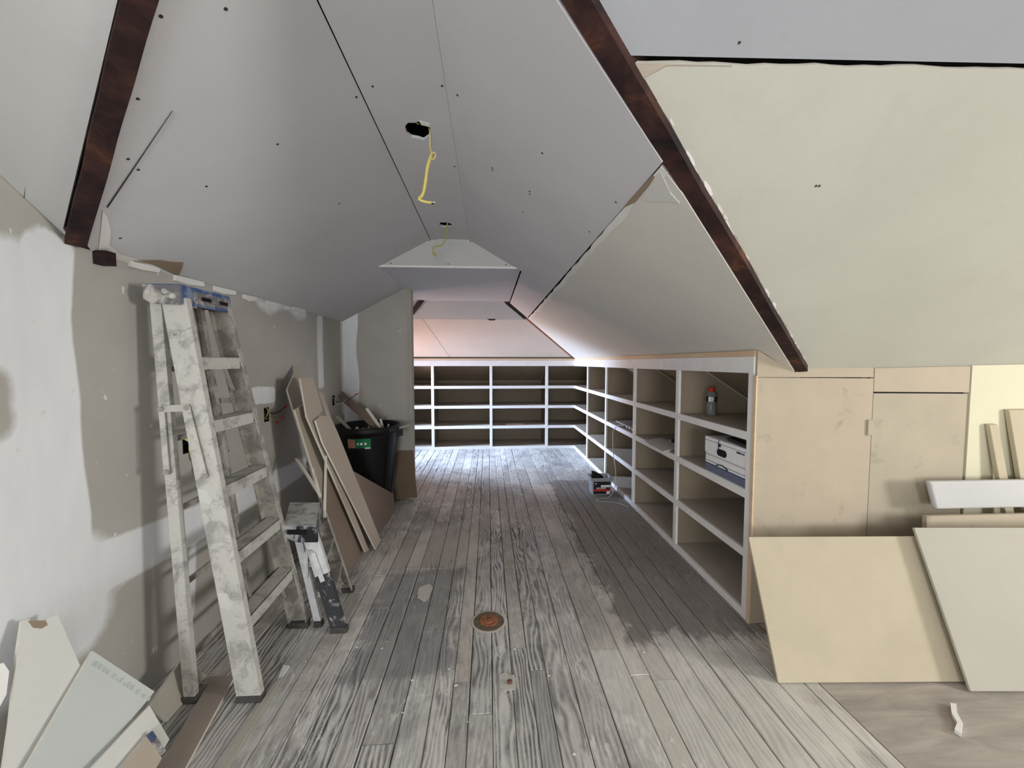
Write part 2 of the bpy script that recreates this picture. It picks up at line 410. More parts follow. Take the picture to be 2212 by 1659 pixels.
# ---- floor: subfloor + every board
fl = MB().box(-1.6, 5.3, -4.6, 4.25, -.06, -.03).box(-3.6, 2.2, 4.25, 7.2, -.06, -.03).build('floor', 'sub', origin=(0, 0, -.06))
tag(fl, 'weathered grey plank floor strewn with plaster dust', kind='structure')
edges = [XL-.02]
pin = [-.775, -.69, .645, .735]
rr = random.Random(11)
while edges[-1] < 1.46:
    w = rr.choice((.075, .083, .09, .098, .112, .125)); nx = edges[-1] + w
    for p in pin:
        if edges[-1] < p-.001 and nx > p-.055: nx = p; break
    if nx > 1.46-.05: nx = 1.47
    edges.append(nx)
def plank(x0, x1, y0, y1, tone, brown, grain, dz=0.0):
    g = rr.choice((.0018, .0022, .003, .0055)); b = .004; t = .03
    a0, a1, c0, c1 = x0+g*.5, x1-g*.5, y0+.0015, y1-.0015
    v = [(a0,c0,-t),(a1,c0,-t),(a1,c1,-t),(a0,c1,-t),(a0,c0,-b+dz),(a1,c0,-b+dz),(a1,c1,-b+dz),(a0,c1,-b+dz),
         (a0+b,c0+b*.4,dz),(a1-b,c0+b*.4,dz),(a1-b,c1-b*.4,dz),(a0+b,c1-b*.4,dz)]
    f = [(0,1,2,3),(0,1,5,4),(1,2,6,5),(2,3,7,6),(3,0,4,7),(4,5,9,8),(5,6,10,9),(6,7,11,10),(7,4,8,11),(8,9,10,11)]
    o = linkobj('floorboard', v, f, 'floor', fl); o.color = (tone, brown, grain, 1); return o
for i in range(len(edges)-1):
    x0, x1 = edges[i], edges[i+1]; xm = (x0+x1)/2
    y = YREAR - rr.uniform(0, .1); cuts = [y]
    while y < YB - .3:
        y += rr.choice((.7, 1.1, 1.6, 2.1, 2.6)); cuts.append(min(y, YB+.02))
    if cuts[-1] < YB: cuts.append(YB+.02)
    if -.69 <= xm <= -.18: cuts += [2.72]
    if abs(xm-.69) < .04 : cuts += [2.45]
    if -.775 <= xm <= -.68: cuts += [2.70]
    cuts += [5.0 + .5*rr.random()]
    if .5 < xm < .72: cuts += [4.22, 4.58]
    cuts = sorted(set(round(c, 3) for c in cuts)); cuts = [c for k, c in enumerate(cuts) if k == 0 or c-cuts[k-1] > .12]
    if cuts[-1] < YB: cuts.append(YB+.02)
    for y0, y1 in zip(cuts, cuts[1:]):
        ym = (y0+y1)/2
        tone = .5 + rr.uniform(-.07, .07); brown = rr.uniform(.0, .14); gr = rr.choice((.25, .6, .9, 1.0))
        if ym > 2.7: brown += .14 if ym < 5 else 0; gr *= .75
        if abs(xm+.73) < .045 and 1.0 < ym < 2.7: tone = .58; brown = .15; gr = .12
        if -.69 < xm < -.18 and y1 < 2.75 and y0 > 1.3: tone = .48; gr = .3
        if abs(xm-.69) < .05 and y1 < 2.5: tone = .55; brown = .2; gr = .12
        if .5 < xm < .72 and 4.2 < ym < 4.6: tone = .58; brown = .5; gr = .05
        if xm > .78 and 1.9 < ym < 4.6: tone = .49; gr = .6
        if xm > .78 and ym < 1.95: tone = .54; brown = .12; gr = .5
        if xm < -.9 and ym < 3: tone -= .04
        plank(x0, x1, y0, y1, tone, brown, gr, rr.uniform(-.0016, .001))
xx = [1.475, 1.9, 2.5, 3.1, 3.62]     # plywood sheets of the cross room, grain across
for j, (a, b) in enumerate(((-4.55, -3.0), (-3.0, -1.8), (-1.8, -.6), (-.6, .62), (.62, 2.05))):
    MB().box(1.474, 5.22, a+.002, b-.002, -.03, -.004).build('plywood_sheet', 'ply', fl)

# ---- walls
def grid_wall(name, conv, us, vs_fn, nv, mask, mat, thick, kind='structure', holes=()):
    """wall face in (u, v): conv(u, v) -> world; vs_fn(u) -> top height; backed by an offset skin"""
    zl = sorted(set([round(.0 + k*.03, 4) for k in range(0, 56)] + [h[2] for h in holes] + [h[3] for h in holes]))
    us = sorted(set([round(u, 4) for u in us] + [h[0] for h in holes] + [h[1] for h in holes]))
    V = []; Fc = []; mk = []; nz = len(zl)+4
    for u in us:
        top = vs_fn(u)
        col = [z for z in zl] + [zl[-1] + (top-zl[-1])*k/4 for k in (1, 2, 3, 4)]
        if top < zl[-1]: col = [z*top/zl[-1] for z in zl] + [top+1e-4*k for k in (1, 2, 3, 4)]
        for z in col: V.append(conv(u, z)); mk.append(mask(u, z))
    for i in range(len(us)-1):
        for k in range(nz-1):
            uc = (us[i]+us[i+1])/2; zz = (zl[k]+zl[k+1])/2 if k+1 < len(zl) else 9
            if any(h[0] < uc < h[1] and h[2] < zz < h[3] for h in holes): continue
            Fc.append((i*nz+k, (i+1)*nz+k, (i+1)*nz+k+1, i*nz+k+1))
    n = len(V); off = Vector(thick)
    a = us[0]; b = us[-1]
    V += [conv(a, 0)+off, conv(b, 0)+off]; mk += [0, 0]
    tops = []
    for u in us: V.append(conv(u, vs_fn(u))+off); tops.append(len(V)-1); mk.append(0)
    Fc.append((n, n+1) + tuple(reversed(tops)))
    me_faces = Fc
    o = linkobj(name, V, me_faces, mat, origin=(0, 0, 0))
    at = o.data.attributes.new('mud', 'FLOAT', 'POINT'); at.data.foreach_set('value', mk)
    o['kind'] = kind; return o
def sbox(u, v, u0, u1, v0, v1, s=.03):
    f = lambda a: max(0, min(1, a/s*.5+.5))
    return f(u-u0)*f(u1-u)*f(v-v0)*f(v1-v)
def left_mask(y, z):
    w = .010*math.sin(z*5.3) + .006*math.sin(z*13)
    m = sbox(y+w, z, 1.36, 1.53, .40, 1.868, .02)
    m = max(m, sbox(y, z, .2, 1.40, .62, 1.82, .04)*(1-.8*sbox(y+.3*w, z, 1.25, 1.335, 1.17, 1.44, .05)))
    m *= 1-.55*sbox(y+w, z, 1.405, 1.44, .72, .96, .03)
    m *= 1-.35*sbox(y+2*w, z, 1.42, 1.435, 1.3, 1.75, .03)
    top = .735 - .03*(y-1.5); bot = .535 - .012*(y-1.5)
    m = max(m, sbox(y, z+.008*math.sin(y*7), .2, 3.5, bot, top, .03)*(1.0 if y < 2.5 else max(.62, 1-.5*(y-2.5))))
    m = max(m, .95*sbox(y+2*w, z, .9, 1.62, .36, .80, .10))
    m = max(m, .9*sbox(y, z+.010*math.sin(y*9), 2.45, 2.86, 1.15, 1.265, .02))
    m = max(m, .95*sbox(y+.5*w, z, 3.56, 3.68, 1.2, 1.86, .012))
    m = max(m, .70*sbox(y-.10*(z-.3), z, 1.98, 2.05, .14, .52, .02))
    m = max(m, .60*sbox(y, z+.03*math.sin(y*14), 2.6, 3.4, 1.76, 1.9, .06))
    m = max(m, .9*sbox(y, z, 4.11, 4.2, .9, 2.0, .012))
    return m
def left_top(y):
    if y >= VLb.y: return zL(XL) + .012*(y-VLb.y) + .003
    return min(ZC, CLz(XL, y)) + .002
holes = [(-2.5, -1.5, .81, 1.59), (2.705, 2.765, 1.035, 1.13), (2.0, 2.06, .985, 1.08), (3.86, 3.92, 1.02, 1.115)]
us = [YREAR + k*.2 for k in range(27)] + [.95 + k*.02 for k in range(0, 161)] + [YRET+.1]
wl = grid_wall('wall_left', lambda u, v: Vector((XL, u, v)), us, left_top, 0, left_mask, 'wall_mud', (-.1, 0, 0), holes=holes)
tag(wl, 'unpainted left drywall wall with white joint compound bands')
def ret_mask(x, z):
    m = sbox(x+.012*math.sin(z*9), z, -1.52, -1.335, .75, 2.2, .012)
    m = max(m, .4*sbox(x, z, -.99, -.94, 0, .2, .02))
    return m
XJ = -.80
wr = grid_wall('wall_return', lambda u, v: Vector((u, YRET, v)), [XL + k*.02 for k in range(0, 34)] + [XJ], lambda x: zL(x)+.002, 0, ret_mask, 'wall_mud', (0, .1, 0))
tag(wr, 'short return wall with taped corner behind the black bin')
# jamb end cap with corner bead
MB().box(XJ, XJ+.012, YRET-.012, YRET+.105, 0, zL(XJ)-.01).box(XJ-.028, XJ+.014, YRET-.016, YRET, 0, zL(XJ)-.015).build('corner_bead', 'gyp_grey', wr)
for (a, b, c, d) in holes[:2] + holes[2:]:
    pass
# alcove enclosure out of sight to the left, rear and gable walls
wa = MB().box(-3.6, XJ-.02, YRET+.1, YRET+.16, 0, 2.3).build('wall_alcove_near', 'gyp_grey', origin=(0, 0, 0)); wa['kind'] = 'structure'
def wall_with_window(name, axis, c, lo, hi, ztop, w0, w1, z0, z1, t, mat):
    mb = MB()
    def bx(a, b, za, zb):
        if axis == 'x': mb.box(min(c, c+t), max(c, c+t), a, b, za, zb)
        else: mb.box(a, b, min(c, c+t), max(c, c+t), za, zb)
    bx(lo, w0, 0, ztop); bx(w1, hi, 0, ztop); bx(w0, w1, 0, z0); bx(w0, w1, z1, ztop)
    o = mb.build(name, mat, origin=(0, 0, 0)); o['kind'] = 'structure'; return o
def window_frame(n, axis, c, w0, w1, z0, z1):
    mb = MB(); s = .045
    def bx(a, b, za, zb):
        if axis == 'x': mb.box(c-.03, c+.03, a, b, za, zb)
        else: mb.box(a, b, c-.03, c+.03, za, zb)
    bx(w0-s, w0, z0-s, z1+s); bx(w1, w1+s, z0-s, z1+s); bx(w0, w1, z1, z1+s); bx(w0, w1, z0-s, z0)
    o = mb.build('window_%d' % n, 'white', origin=(0, 0, 0)); o['kind'] = 'structure'
wall_with_window('wall_right', 'x', XRW, YREAR-.1, 2.1, 2.5, -.75, .25, .95, 1.9, .12, 'cream_wall'); window_frame(1, 'x', XRW, -.75, .25, .95, 1.9)
wall_with_window('wall_rear', 'y', YREAR, XL-.1, XRW+.1, 2.5, -.65, .85, .7, 1.8, -.12, 'gyp_white'); window_frame(2, 'y', YREAR, -.65, .85, .7, 1.8)  # window opening added to go with the rear fill lamp
wall_with_window('wall_alcove', 'x', -3.5, YRET+.1, 7.2, 2.3, 5.75, 6.25, .7, 1.5, -.12, 'gyp_white'); window_frame(3, 'x', -3.5, 5.75, 6.25, .7, 1.5); window_frame(4, 'x', XL, -2.5, -1.5, .81, 1.59)

# knee wall facing the camera, right of the shelves
YK = 2.03
kneez = lambda x: Cz(x, YK) - .003
kw = MB()
kw.prism([(2.08, YK+.03, 0), (5.22, YK+.03, 0), (5.22, YK+.03, kneez(5.22)+.02), (2.08, YK+.03, kneez(2.08)+.02)], (0, .08, 0))
kw = kw.build('wall_knee', 'dark', origin=(0, 0, 0)); kw['kind'] = 'structure'
MB().prism([(2.642, YK-.004, 0), (5.2, YK-.004, 0), (5.2, YK-.004, kneez(5.2)), (2.642, YK-.004, kneez(2.642))], (0, .034, 0)).build('cream_panel', 'cream_wall', kw)
hd = MB().prism([(2.082, YK, 1.272), (2.636, YK, 1.266), (2.636, YK, kneez(2.636)-.004), (2.082, YK, kneez(2.082)-.004)], (0, .025, 0)).build('header_panel', 'mdf_end', kw)
dr = MB().prism([(2.086, YK+.004, .02), (2.638, YK+.004, .02), (2.638, YK+.004, 1.258), (2.086, YK+.004, 1.263)], (0, .02, 0)).build('door_1', 'mdf_door', kw)
tag(dr, 'tan hatch door')
bevel(MB().box(2.050, 2.078, YK-.010, YK, 1.035, 1.12).build('latch', 'mdf_door', kw), .003)

# ---- ceiling: dark framing void above, every sheet a piece
th = .012
ce = MB()
up = Vector((0, 0, .11))
def back(pts): ce.prism([Vector(p)+up for p in pts], (0, 0, .03))
HC = Vector((hipx(YB), YB, ZBK))
back([(CRL, -4.6, ZC), (CRR, -4.6, ZC), (CRR, YH, ZC), (CRL, YH, ZC)])
back([(CRR-.02, -4.6, ZC), (5.35, -4.6, ZC), (5.35, Cy(5.35, ZC), ZC), (CRR-.02, Cy(CRR, ZC), ZC)])
back([(CRL+.02, -4.6, ZC), (-1.6, -4.6, ZC), (-1.6, CLy(-1.6, ZC), ZC), (CRL+.02, CLy(CRL, ZC), ZC)])
back([L3(CRL, .6), L3(CRL, YRET+.1), L3(-1.62, YRET+.1), L3(-1.62, 1.5)])
back([R3(CRR, .6), R3(CRR, YBT+.1), R3(hipx(YB), YB), R3(2.15, 6.6), R3(2.15, 2.2), R3(1.7, 2.1)])
back([(CRL, CLy(CRL, ZC), ZC), (-1.62, CLy(-1.62, ZC), ZC), (-1.62, VL(-1.62).y, CLz(-1.62, VL(-1.62).y)), VL(-.9)])
back([(CRR, Cy(CRR, ZC), ZC), (5.35, Cy(5.35, ZC), ZC), (5.35, 2.2, Cz(5.35, 2.2)), (1.75, 2.2, Cz(1.75, 2.2)), VR(.7)])
back([(-3.6, YH+.03, ZLOW), (.3, YH+.03, ZLOW), (.3, YBT, ZLOW), (-3.6, YBT, ZLOW)])
back([(-3.6, YBT, ZLOW), (.35, YBT, ZLOW), (1.7, 6.7, zB(6.7)), (-3.6, 6.7, zB(6.7))])
ce = ce.build('ceiling', 'dark', origin=(0, 0, 0)); tag(ce, 'faceted attic ceiling of bare drywall sheets', kind='structure')
def sheet(pts, n, mat, name='drywall_sheet', t=th, me=None, parent=None):
    n = Vector(n)
    return MB().prism(pts, n*t, 0, None if me is None else 1).build(name, [mat] + ([me] if me else []), parent or ce)
# flat strip with two cable holes
def blob(cx, cy, rx, ry, seed, n=14):
    r = random.Random(seed); return [(cx + rx*(1+r.uniform(-.16, .16))*math.cos(2*math.pi*k/n), cy + ry*(1+r.uniform(-.16, .16))*math.sin(2*math.pi*k/n)) for k in range(n)]
h1 = blob(-.289, 1.745, .052, .066, 3); h2 = blob(-.300, 2.885, .048, .05, 5)
def strip_holes(x0, x1, y0, y1, hls, z):
    bm = bmesh.new(); lo = [(x0, y0), (x1, y0), (x1, y1), (x0, y1)]; es = []
    for lp in [lo]+hls:
        vs = [bm.verts.new((p[0], p[1], z)) for p in lp]; es += [bm.edges.new((vs[i], vs[(i+1) % len(vs)])) for i in range(len(vs))]
    bmesh.ops.triangle_fill(bm, edges=es, use_beauty=True)
    # drop triangles inside the holes
    def inside(pt, lp):
        c = False
        for i in range(len(lp)):
            a, b = lp[i], lp[i-1]
            if (a[1] > pt[1]) != (b[1] > pt[1]) and pt[0] < (b[0]-a[0])*(pt[1]-a[1])/(b[1]-a[1])+a[0]: c = not c
        return c
    dele = [f for f in bm.faces if any(inside(f.calc_center_median()[:2], h) for h in hls)]
    bmesh.ops.delete(bm, geom=dele, context='FACES_ONLY')
    r = bmesh.ops.extrude_face_region(bm, geom=bm.faces[:])
    for v in r['geom']:
        if isinstance(v, bmesh.types.BMVert): v.co.z += th
    bm.normal_update(); vs = [v.co.copy() for v in bm.verts]; bm.verts.index_update(); fs = [tuple(v.index for v in f.verts) for f in bm.faces]; bm.free()
    return vs, fs
vs, fs = strip_holes(CRL+.0025, CRR-.0004, .6, YH-.004, [h1, h2], ZC)
linkobj('drywall_sheet', vs, fs, 'ceil_new', ce)
# torn white gypsum lip at the larger hole
MB().prism([(-.275, 1.672, ZC-.002), (-.236, 1.69, ZC-.002), (-.236, 1.712, ZC-.002), (-.27, 1.70, ZC-.002)], (0, .004, .02)).build('torn_gypsum', 'plaster_raw', ce)
# left slope (new), notched round the header
sheet([VL(CRL-.0015), L3(CRL-.0015, YH), L3(-.853, YH), L3(-.853, YRET-.002), L3(XL+.002, YRET-.002), L3(XL+.002, 1.60), L3(VL(-1.44).x, VL(-1.44).y+.012)], nL, 'ceil_new')
# right slope: new upper sheet, ragged old plaster below
XS = .515
sheet([VR(CRR+.0004), VRr(XS-.014), R3(XS, 5.32), R3(hipx(5.32)-.02, 5.32), R3(.268, YBT), R3(.268, YH+.0), R3(CRR+.0004, YH)], nR, 'ceil_new')
edge = jag(R3(XS+.016, 5.25), R3(XS+.004, VR(XS).y-.0), 70, .008, nR, 4)
sheet(edge + [VRr(.6), VRr(1.61), R3(1.63, 2.035), R3(1.46, 2.03), R3(1.455, YB-.02), R3(hipx(YB)-.03, YB-.02), R3(hipx(5.3)+.02, 5.3)], nR, 'ceil_cream_lit', 'plaster_sheet')
inner = [p + Vector((.024+.018*mnoise.noise(Vector((i*.31, 8, 0))), 0, 0)) for i, p in enumerate(edge)]
inner = [Vector((p.x, p.y, zR(p.x)-.0015)) for p in inner]
outer = [Vector((p.x, p.y, zR(p.x)-.0015)) for p in edge]
pv = outer + inner; nn = len(outer)
linkobj('torn_paper_edge', pv + [p + nR*.006 for p in pv], [(i, i+1, nn+i+1, nn+i) for i in range(nn-1)] + [(2*nn+i, 2*nn+i+1, 2*nn+i+1-nn*2+0, i) for i in range(0)], 'plaster_raw', ce)
# white mended corner by the valley rafter and exposed brown lath
q = lambda px, py: onP(px, py, nR, pR0 - nR*.003)
MB().prism([q(1412, 383), q(1426, 372), q(1448, 418), q(1468, 440), q(1440, 434), q(1412, 437), q(1388, 432), q(1400, 405)], nR*.004).build('joint_compound', 'gyp_white', ce)
MB().prism([q(1410, 378), q(1414, 384), q(1400, 405), q(1372, 437), q(1345, 450), q(1366, 425)], nR*.002).build('torn_paper', 'paper_brown', ce)
# header, its bead, low ceiling, rear slope
hz = ZLOW+.006
sheet([(CRL-.01, YH, ZC), (CRR+.01, YH, ZC), (XR-(hz-1.5)/pR+.01, YH, hz), (XL+(hz-1.845)/pL-.01, YH, hz)], (0, 1, 0), 'ceil_white')
MB().box(-.875, .268, YH-.010, YH+.008, ZLOW+.0, ZLOW+.014).build('corner_bead', 'white', ce)
sheet([(-.853, YH+.012, ZLOW), (.262, YH+.012, ZLOW), (.262, YBT-.002, ZLOW), (-.853, YBT-.002, ZLOW)], (0, 0, 1), 'ceil_new')
sheet([(-3.5, YRET+.1, ZLOW), (-.859, YRET+.1, ZLOW), (-.859, YBT-.002, ZLOW), (-3.5, YBT-.002, ZLOW)], (0, 0, 1), 'ceil_new')
YS2 = 5.36
B3 = lambda x, y: Vector((x, y, zB(y)))
sheet([B3(-3.5, YBT), B3(hipx(YBT)-.05, YBT), B3(hipx(YS2)-.06, YS2-.003), B3(-3.5, YS2-.003)], nB, 'ceil_white')
sheet([B3(-.86, YS2+.003), B3(hipx(YS2)-.03, YS2+.003), B3(hipx(YB)-.03, YB), B3(-.62, YB)], nB, 'ceil_peach_glow')
sheet([B3(-3.5, YS2+.003), B3(-.867, YS2+.003), B3(-.627, YB), B3(-3.5, YB)], nB, 'ceil_peach_glow')
MB().prism([B3(-.02, YS2-.01)-nB*.002, B3(.10, YS2-.012)-nB*.002, B3(.09, YS2+.02)-nB*.002, B3(.02, YS2+.028)-nB*.002], nB*.004).build('torn_paper', 'dark', ce)
# cross-room slopes: right (grey sheet above, cream plaster below), left, flat over the camera
qc = lambda px, py: onP(px, py, nC, VRb)
sA, sB = qc(1338, 119), qc(2212, 137); dS = (sB-sA); sE = sA + dS*((5.2-sA.x)/dS.x)
upC = sA + (VR(CRR)-VR(.5)).normalized()*.0
ups = jag(sA + Vector((.0, -.004, .004)), sE + Vector((0, -.004, .004)), 4, .0, nC, 2)
sheet([VR(CRR)+Vector((.03, -.01, .0)), Vector((5.2, Cy(5.2, ZC), ZC))] + [sE, sA+Vector((.02, 0, 0))], nC, 'ceil_grey')
low = jag(sA + (VRb-VRa).normalized()*.02 + Vector((.012, 0, 0)), sE + Vector((0, .006, -.004)), 110, .006, nC, 9)
vedge = jag(VR(1.60)+Vector((.045, -.03, .01)), low[0], 40, .007, nC, 12)
rb_ = random.Random(31)
for i in range(46):       # broken plaster bits along the rafter
    p_ = VR(.36 + 1.22*(i+rb_.random())/46); e_ = (VRb-VRa).normalized(); s_ = nC.cross(e_).normalized()
    if s_.x < 0: s_ = -s_
    c_ = p_ + s_*rb_.uniform(.066, .082); c_ = Vector((c_.x, c_.y, Cz(c_.x, c_.y)-.002)); a_ = rb_.uniform(.012, .034); b_ = rb_.uniform(.003, .007)
    MB().prism([c_-e_*a_, c_-e_*a_*.2-s_*b_, c_+e_*a_*.9-s_*b_*.6, c_+e_*a_+s_*b_*.5, c_+e_*a_*.1+s_*b_, c_-e_*a_*.8+s_*b_*.7], nC*.006).build('broken_plaster', rb_.choice(('plaster_raw', 'gyp_edge', 'gyp_tan')), ce)
vedge = [Vector((p.x, p.y, Cz(p.x, p.y))) for p in vedge]; low = [Vector((p.x, p.y, Cz(p.x, p.y))) for p in low]
sheet(low + [Vector((5.2, 2.04, Cz(5.2, 2.04))), Vector((1.68, 2.04, Cz(1.68, 2.04)))] + vedge[:-1], nC, 'ceil_cream_shaded', 'plaster_sheet', .014, 'gyp_edge')
rag = [p + Vector((0, .006, -.004)) for p in low[:22]]
MB().prism([Vector((p.x, p.y, Cz(p.x, p.y)-.003)) for p in [low[0], low[2], low[4], low[6]]] + [qc(1440, 140)-nC*.003, qc(1395, 165)-nC*.003, qc(1372, 200)-nC*.003, qc(1355, 160)-nC*.003], nC*.003).build('torn_paper', 'gyp_tan', ce)
sheet([VL(CRL)+Vector((-.03, -.02, 0)), Vector((XL+.002, CLy(XL, ZC), ZC)), Vector((XL+.002, 1.535, CLz(XL, 1.535))), VL(-1.46)+Vector((0, -.05, CLz(-1.46, VL(-1.46).y-.05)-VL(-1.46).z))], nCL, 'ceil_white')
sheet([(XL, YREAR, ZC), (XRW, YREAR, ZC), (XRW, Cy(XRW, ZC), ZC), (CRR, Cy(CRR, ZC), ZC), (CRL, CLy(CRL, ZC), ZC), (XL, CLy(XL, ZC), ZC)], (0, 0, 1), 'ceil_white')
# torn patches along the head of the left wall
ql = lambda px, py: onP(px, py, nL, pL0 - nL*.003)
MB().prism([ql(276, 563), ql(345, 562), ql(372, 566), ql(396, 567), ql(392, 583), ql(385, 598), ql(330, 572)], nL*.002).build('torn_paper', 'paper_brown', ce)
MB().prism([ql(222, 455), ql(232, 470), ql(240, 500), ql(236, 530), ql(262, 552), ql(330, 572), ql(388, 597), ql(372, 604), ql(300, 577), ql(245, 562), ql(212, 548), ql(218, 500)], nL*.0025).build('torn_plaster_edge', 'plaster_raw', ce)
# seam crack by the left rafter
a, b = ql(232, 448), ql(372, 240)
MB().bar(a, b, .0032, .002, nL.cross(b-a), w1=.0005).build('seam_crack', 'screw', ce)
# cracked plaster strip at the head of the left wall
rg = random.Random(5)
prev = 1.75
while prev < 3.3:
    ln = rg.uniform(.06, .2); z = zL(XL) - .006 + rg.uniform(-.006, .006)
    MB().prism([(XL+.001, prev, z-.018), (XL+.001, prev+ln*.4, z-.028+rg.uniform(0, .012)), (XL+.001, prev+ln, z-.010), (XL+.001, prev+ln, z+.012), (XL+.001, prev, z+.008)], (.006+rg.uniform(0, .006), 0, 0)).build('loose_plaster', 'plaster_raw', wl)
    prev += ln + rg.uniform(.01, .12)
# screw heads
def screws(px, n, p0, parent, name='screw_head', r=.0048):
    for (x, y) in px:
        c = onP(x, y, n, Vector(p0) - Vector(n)*.0008); u = Vector(n).cross(Vector((0, 1, .2))).normalized(); v = Vector(n).cross(u)
        MB().prism([c + (u*math.cos(t) + v*math.sin(t))*r for t in [k*math.pi/4 for k in range(8)]], Vector(n)*.002).build(name, 'screw', parent)
screws([(488, 20), (348, 36), (298, 214), (600, 312), (277, 344), (299, 367), (446, 403), (733, 440), (770, 210), (260, 515)], nL, pL0, ce)
screws([(955, 186), (805, 187), (982, 360)], (0, 0, 1), (0, 0, ZC), ce)
screws([(988, 206), (1171, 331), (1063, 363), (1064, 368), (1144, 414), (1144, 420), (1330, 437), (1273, 501), (1130, 458)], nR, pR0, ce)
screws([(1328, 83), (1597, 92), (2003, 90), (1763, 402), (1770, 402)], nC, VRb, ce, r=.0042)
screws([(928, 519), (1016, 521), (845, 569), (968, 570), (1093, 572)], (0, 1, 0), (0, YH, 0), ce)
screws([(150, 268), (38, 478), (75, 473), (75, 500), (88, 498)], nCL, VLb, ce)

# ---- valley and hip rafters
def rafter(name, a, b, w, h, nrm, label, n=34, amp=.004, seed=1, mat='rafter', parent=None):
    a = Vector(a); b = Vector(b); d = (b-a).normalized(); nrm = Vector(nrm); sd = d.cross(nrm).normalized(); nn = sd.cross(d).normalized()
    if nn.z < 0: nn = -nn
    V = []; Fc = []
    for i in range(n+1):
        t = i/n; p = a.lerp(b, t)
        j = [mnoise.noise(Vector((t*6, seed*5+k, 0)))*amp for k in range(4)]
        V += [p - sd*(w/2+j[0]), p + sd*(w/2+j[1]), p + sd*(w/2+j[1]) + nn*h, p - sd*(w/2+j[0]) + nn*h]
        V[-4] += nn*j[2]*.6; V[-3] += nn*j[3]*.6
    for i in range(n):
        for k in range(4): Fc.append((i*4+k, i*4+(k+1) % 4, i*4+4+(k+1) % 4, i*4+4+k))
    Fc += [(0, 1, 2, 3), tuple(n*4+k for k in range(4))]
    o = linkobj(name, V, Fc, mat, parent)
    if parent is None: tag(o, label, 'rafter')
    return o
dn = Vector((0, 0, -.012))
mid = (nR+nC).normalized()
rafter('valley_rafter', VR(-.10)+Vector((.03, -.03, .01))+dn, VR(1.625)+Vector((.035, -.03, .01))+dn, .054, .09, mid, 'long dark brown valley rafter running down beside the big cream ceiling slope', seed=2)
midl = (nL+nCL).normalized()
rafter('valley_rafter', VL(-.42)+dn+Vector((0, -.01, .008)), VL(-1.462)+dn+Vector((0, -.01, 0)), .054, .09, midl, 'dark brown valley rafter above the stepladder wall', seed=4, amp=.005)
MB().box(XL+.002, XL+.05, 1.605, 1.645, 1.80, 1.85).build('timber_end', 'rafter', wl)
rafter('hip_rafter', Vector((hipx(YBT), YBT, ZLOW-.006)), Vector((hipx(YB)-.01, YB-.02, ZBK-.0)), .05, .08, (nR+nB), 'thin reddish brown hip rafter above the corner of the shelves', mat='redwood', amp=.003, parent=ce)
MB().bar((hipx(YBT)+.0, YBT, ZLOW-.012), (hipx(YBT+.35), YBT+.35, zB(YBT+.35)-.010), .06, .01, (1, 0, 0)).build('hip_gap', 'dark', ce)
rafter('hip_rafter', Vector((-.80, YBT-.05, ZLOW-.008)), Vector((-1.0, YBT+.3, zB(YBT+.3)-.01)), .06, .07, (nB+Vector((0, 0, 1))), 'short dark rafter stub at the left end of the low rear ceiling', n=10, parent=ce)

# ================================================================== BUILT-IN SHELVES
ZS = [.047, .39, .722, 1.047]; TOP0, TOP1, TRIM1 = 1.372, 1.462, 1.494
DEP = .62
def shelving(name, loc, conv, u0, u1, posts, ends, label, group=None):
    """conv(u, d, z) -> world; u runs along the front, d goes back into the eaves"""
    root = thing(name, loc, label, 'shelving')
    def bx(nm, mat, ua, ub, da, db, za, zb, par=root):
        c = [conv(u, d, z) for u in (ua, ub) for d in (da, db) for z in (za, zb)]
        lo = [min(p[k] for p in c) for k in range(3)]; hi = [max(p[k] for p in c) for k in range(3)]
        return MB().box(lo[0], hi[0], lo[1], hi[1], lo[2], hi[2]).build(nm, mat, par)
    pw = .044
    bnds = [u0] + posts + [u1]
    for p in posts + ends:
        bx('stile', 'white', p-pw/2, p+pw/2, 0, .018, .0 if p not in ends else 0, TOP0)
        dv = MB().prism([conv(p-.008, .018, .02), conv(p-.008, DEP, .02), conv(p-.008, DEP, 1.115), conv(p-.008, .06, 1.455), conv(p-.008, .018, 1.455)],
                        conv(p+.008, .018, .02)-conv(p-.008, .018, .02)).build('divider', 'mdf', root)
    for ua, ub in zip(bnds, bnds[1:]):
        for k, z in enumerate(ZS):
            a = ua + (.008 if ua in posts+ends else 0); b = ub - (.008 if ub in posts+ends else 0)
            sh = bx('shelf', 'shelf_top', a, b, .018, DEP, z-.018, z)
            a2 = ua + (pw/2 if ua in posts+ends else 0); b2 = ub - (pw/2 if ub in posts+ends else 0)
            bx('nosing', 'white', a2, b2, .0005, .0175, z-.044 if k else .002, z+.001, sh)
        bx('back_panel', 'mdf', ua+.008, ub-.008, DEP, DEP+.01, .03, 1.115)
        e = conv(ub-.009, 0, 0)-conv(ua+.009, 0, 0)
        MB().prism([conv(ua+.009, .05, 1.47), conv(ua+.009, DEP, 1.105), conv(ua+.009, DEP+.006, 1.118), conv(ua+.009, .056, 1.482)], e).build('sloped_panel', 'mdf', root)
        MB().prism([conv(ua+.009, DEP-.02, 1.105), conv(ua+.009, DEP-.001, 1.105), conv(ua+.009, DEP-.001, 1.09), conv(ua+.009, DEP-.02, 1.09)], e).build('batten', 'shelf_top', root)
    for ub in posts:
        du = conv(ub-.0085, 0, 0)-conv(ub-.020, 0, 0)
        MB().prism([conv(ub-.020, .10, 1.428), conv(ub-.020, DEP-.03, 1.112), conv(ub-.020, DEP-.03, 1.130), conv(ub-.020, .10, 1.446)], du).build('cleat', 'shelf_top', root)
    bx('top_rail', 'white', u0, u1, -.004, .016, TOP0, TOP1)
    bx('pine_trim', 'pine', u0, u1, -.002, .03, TOP1+.001, TRIM1)
    return root
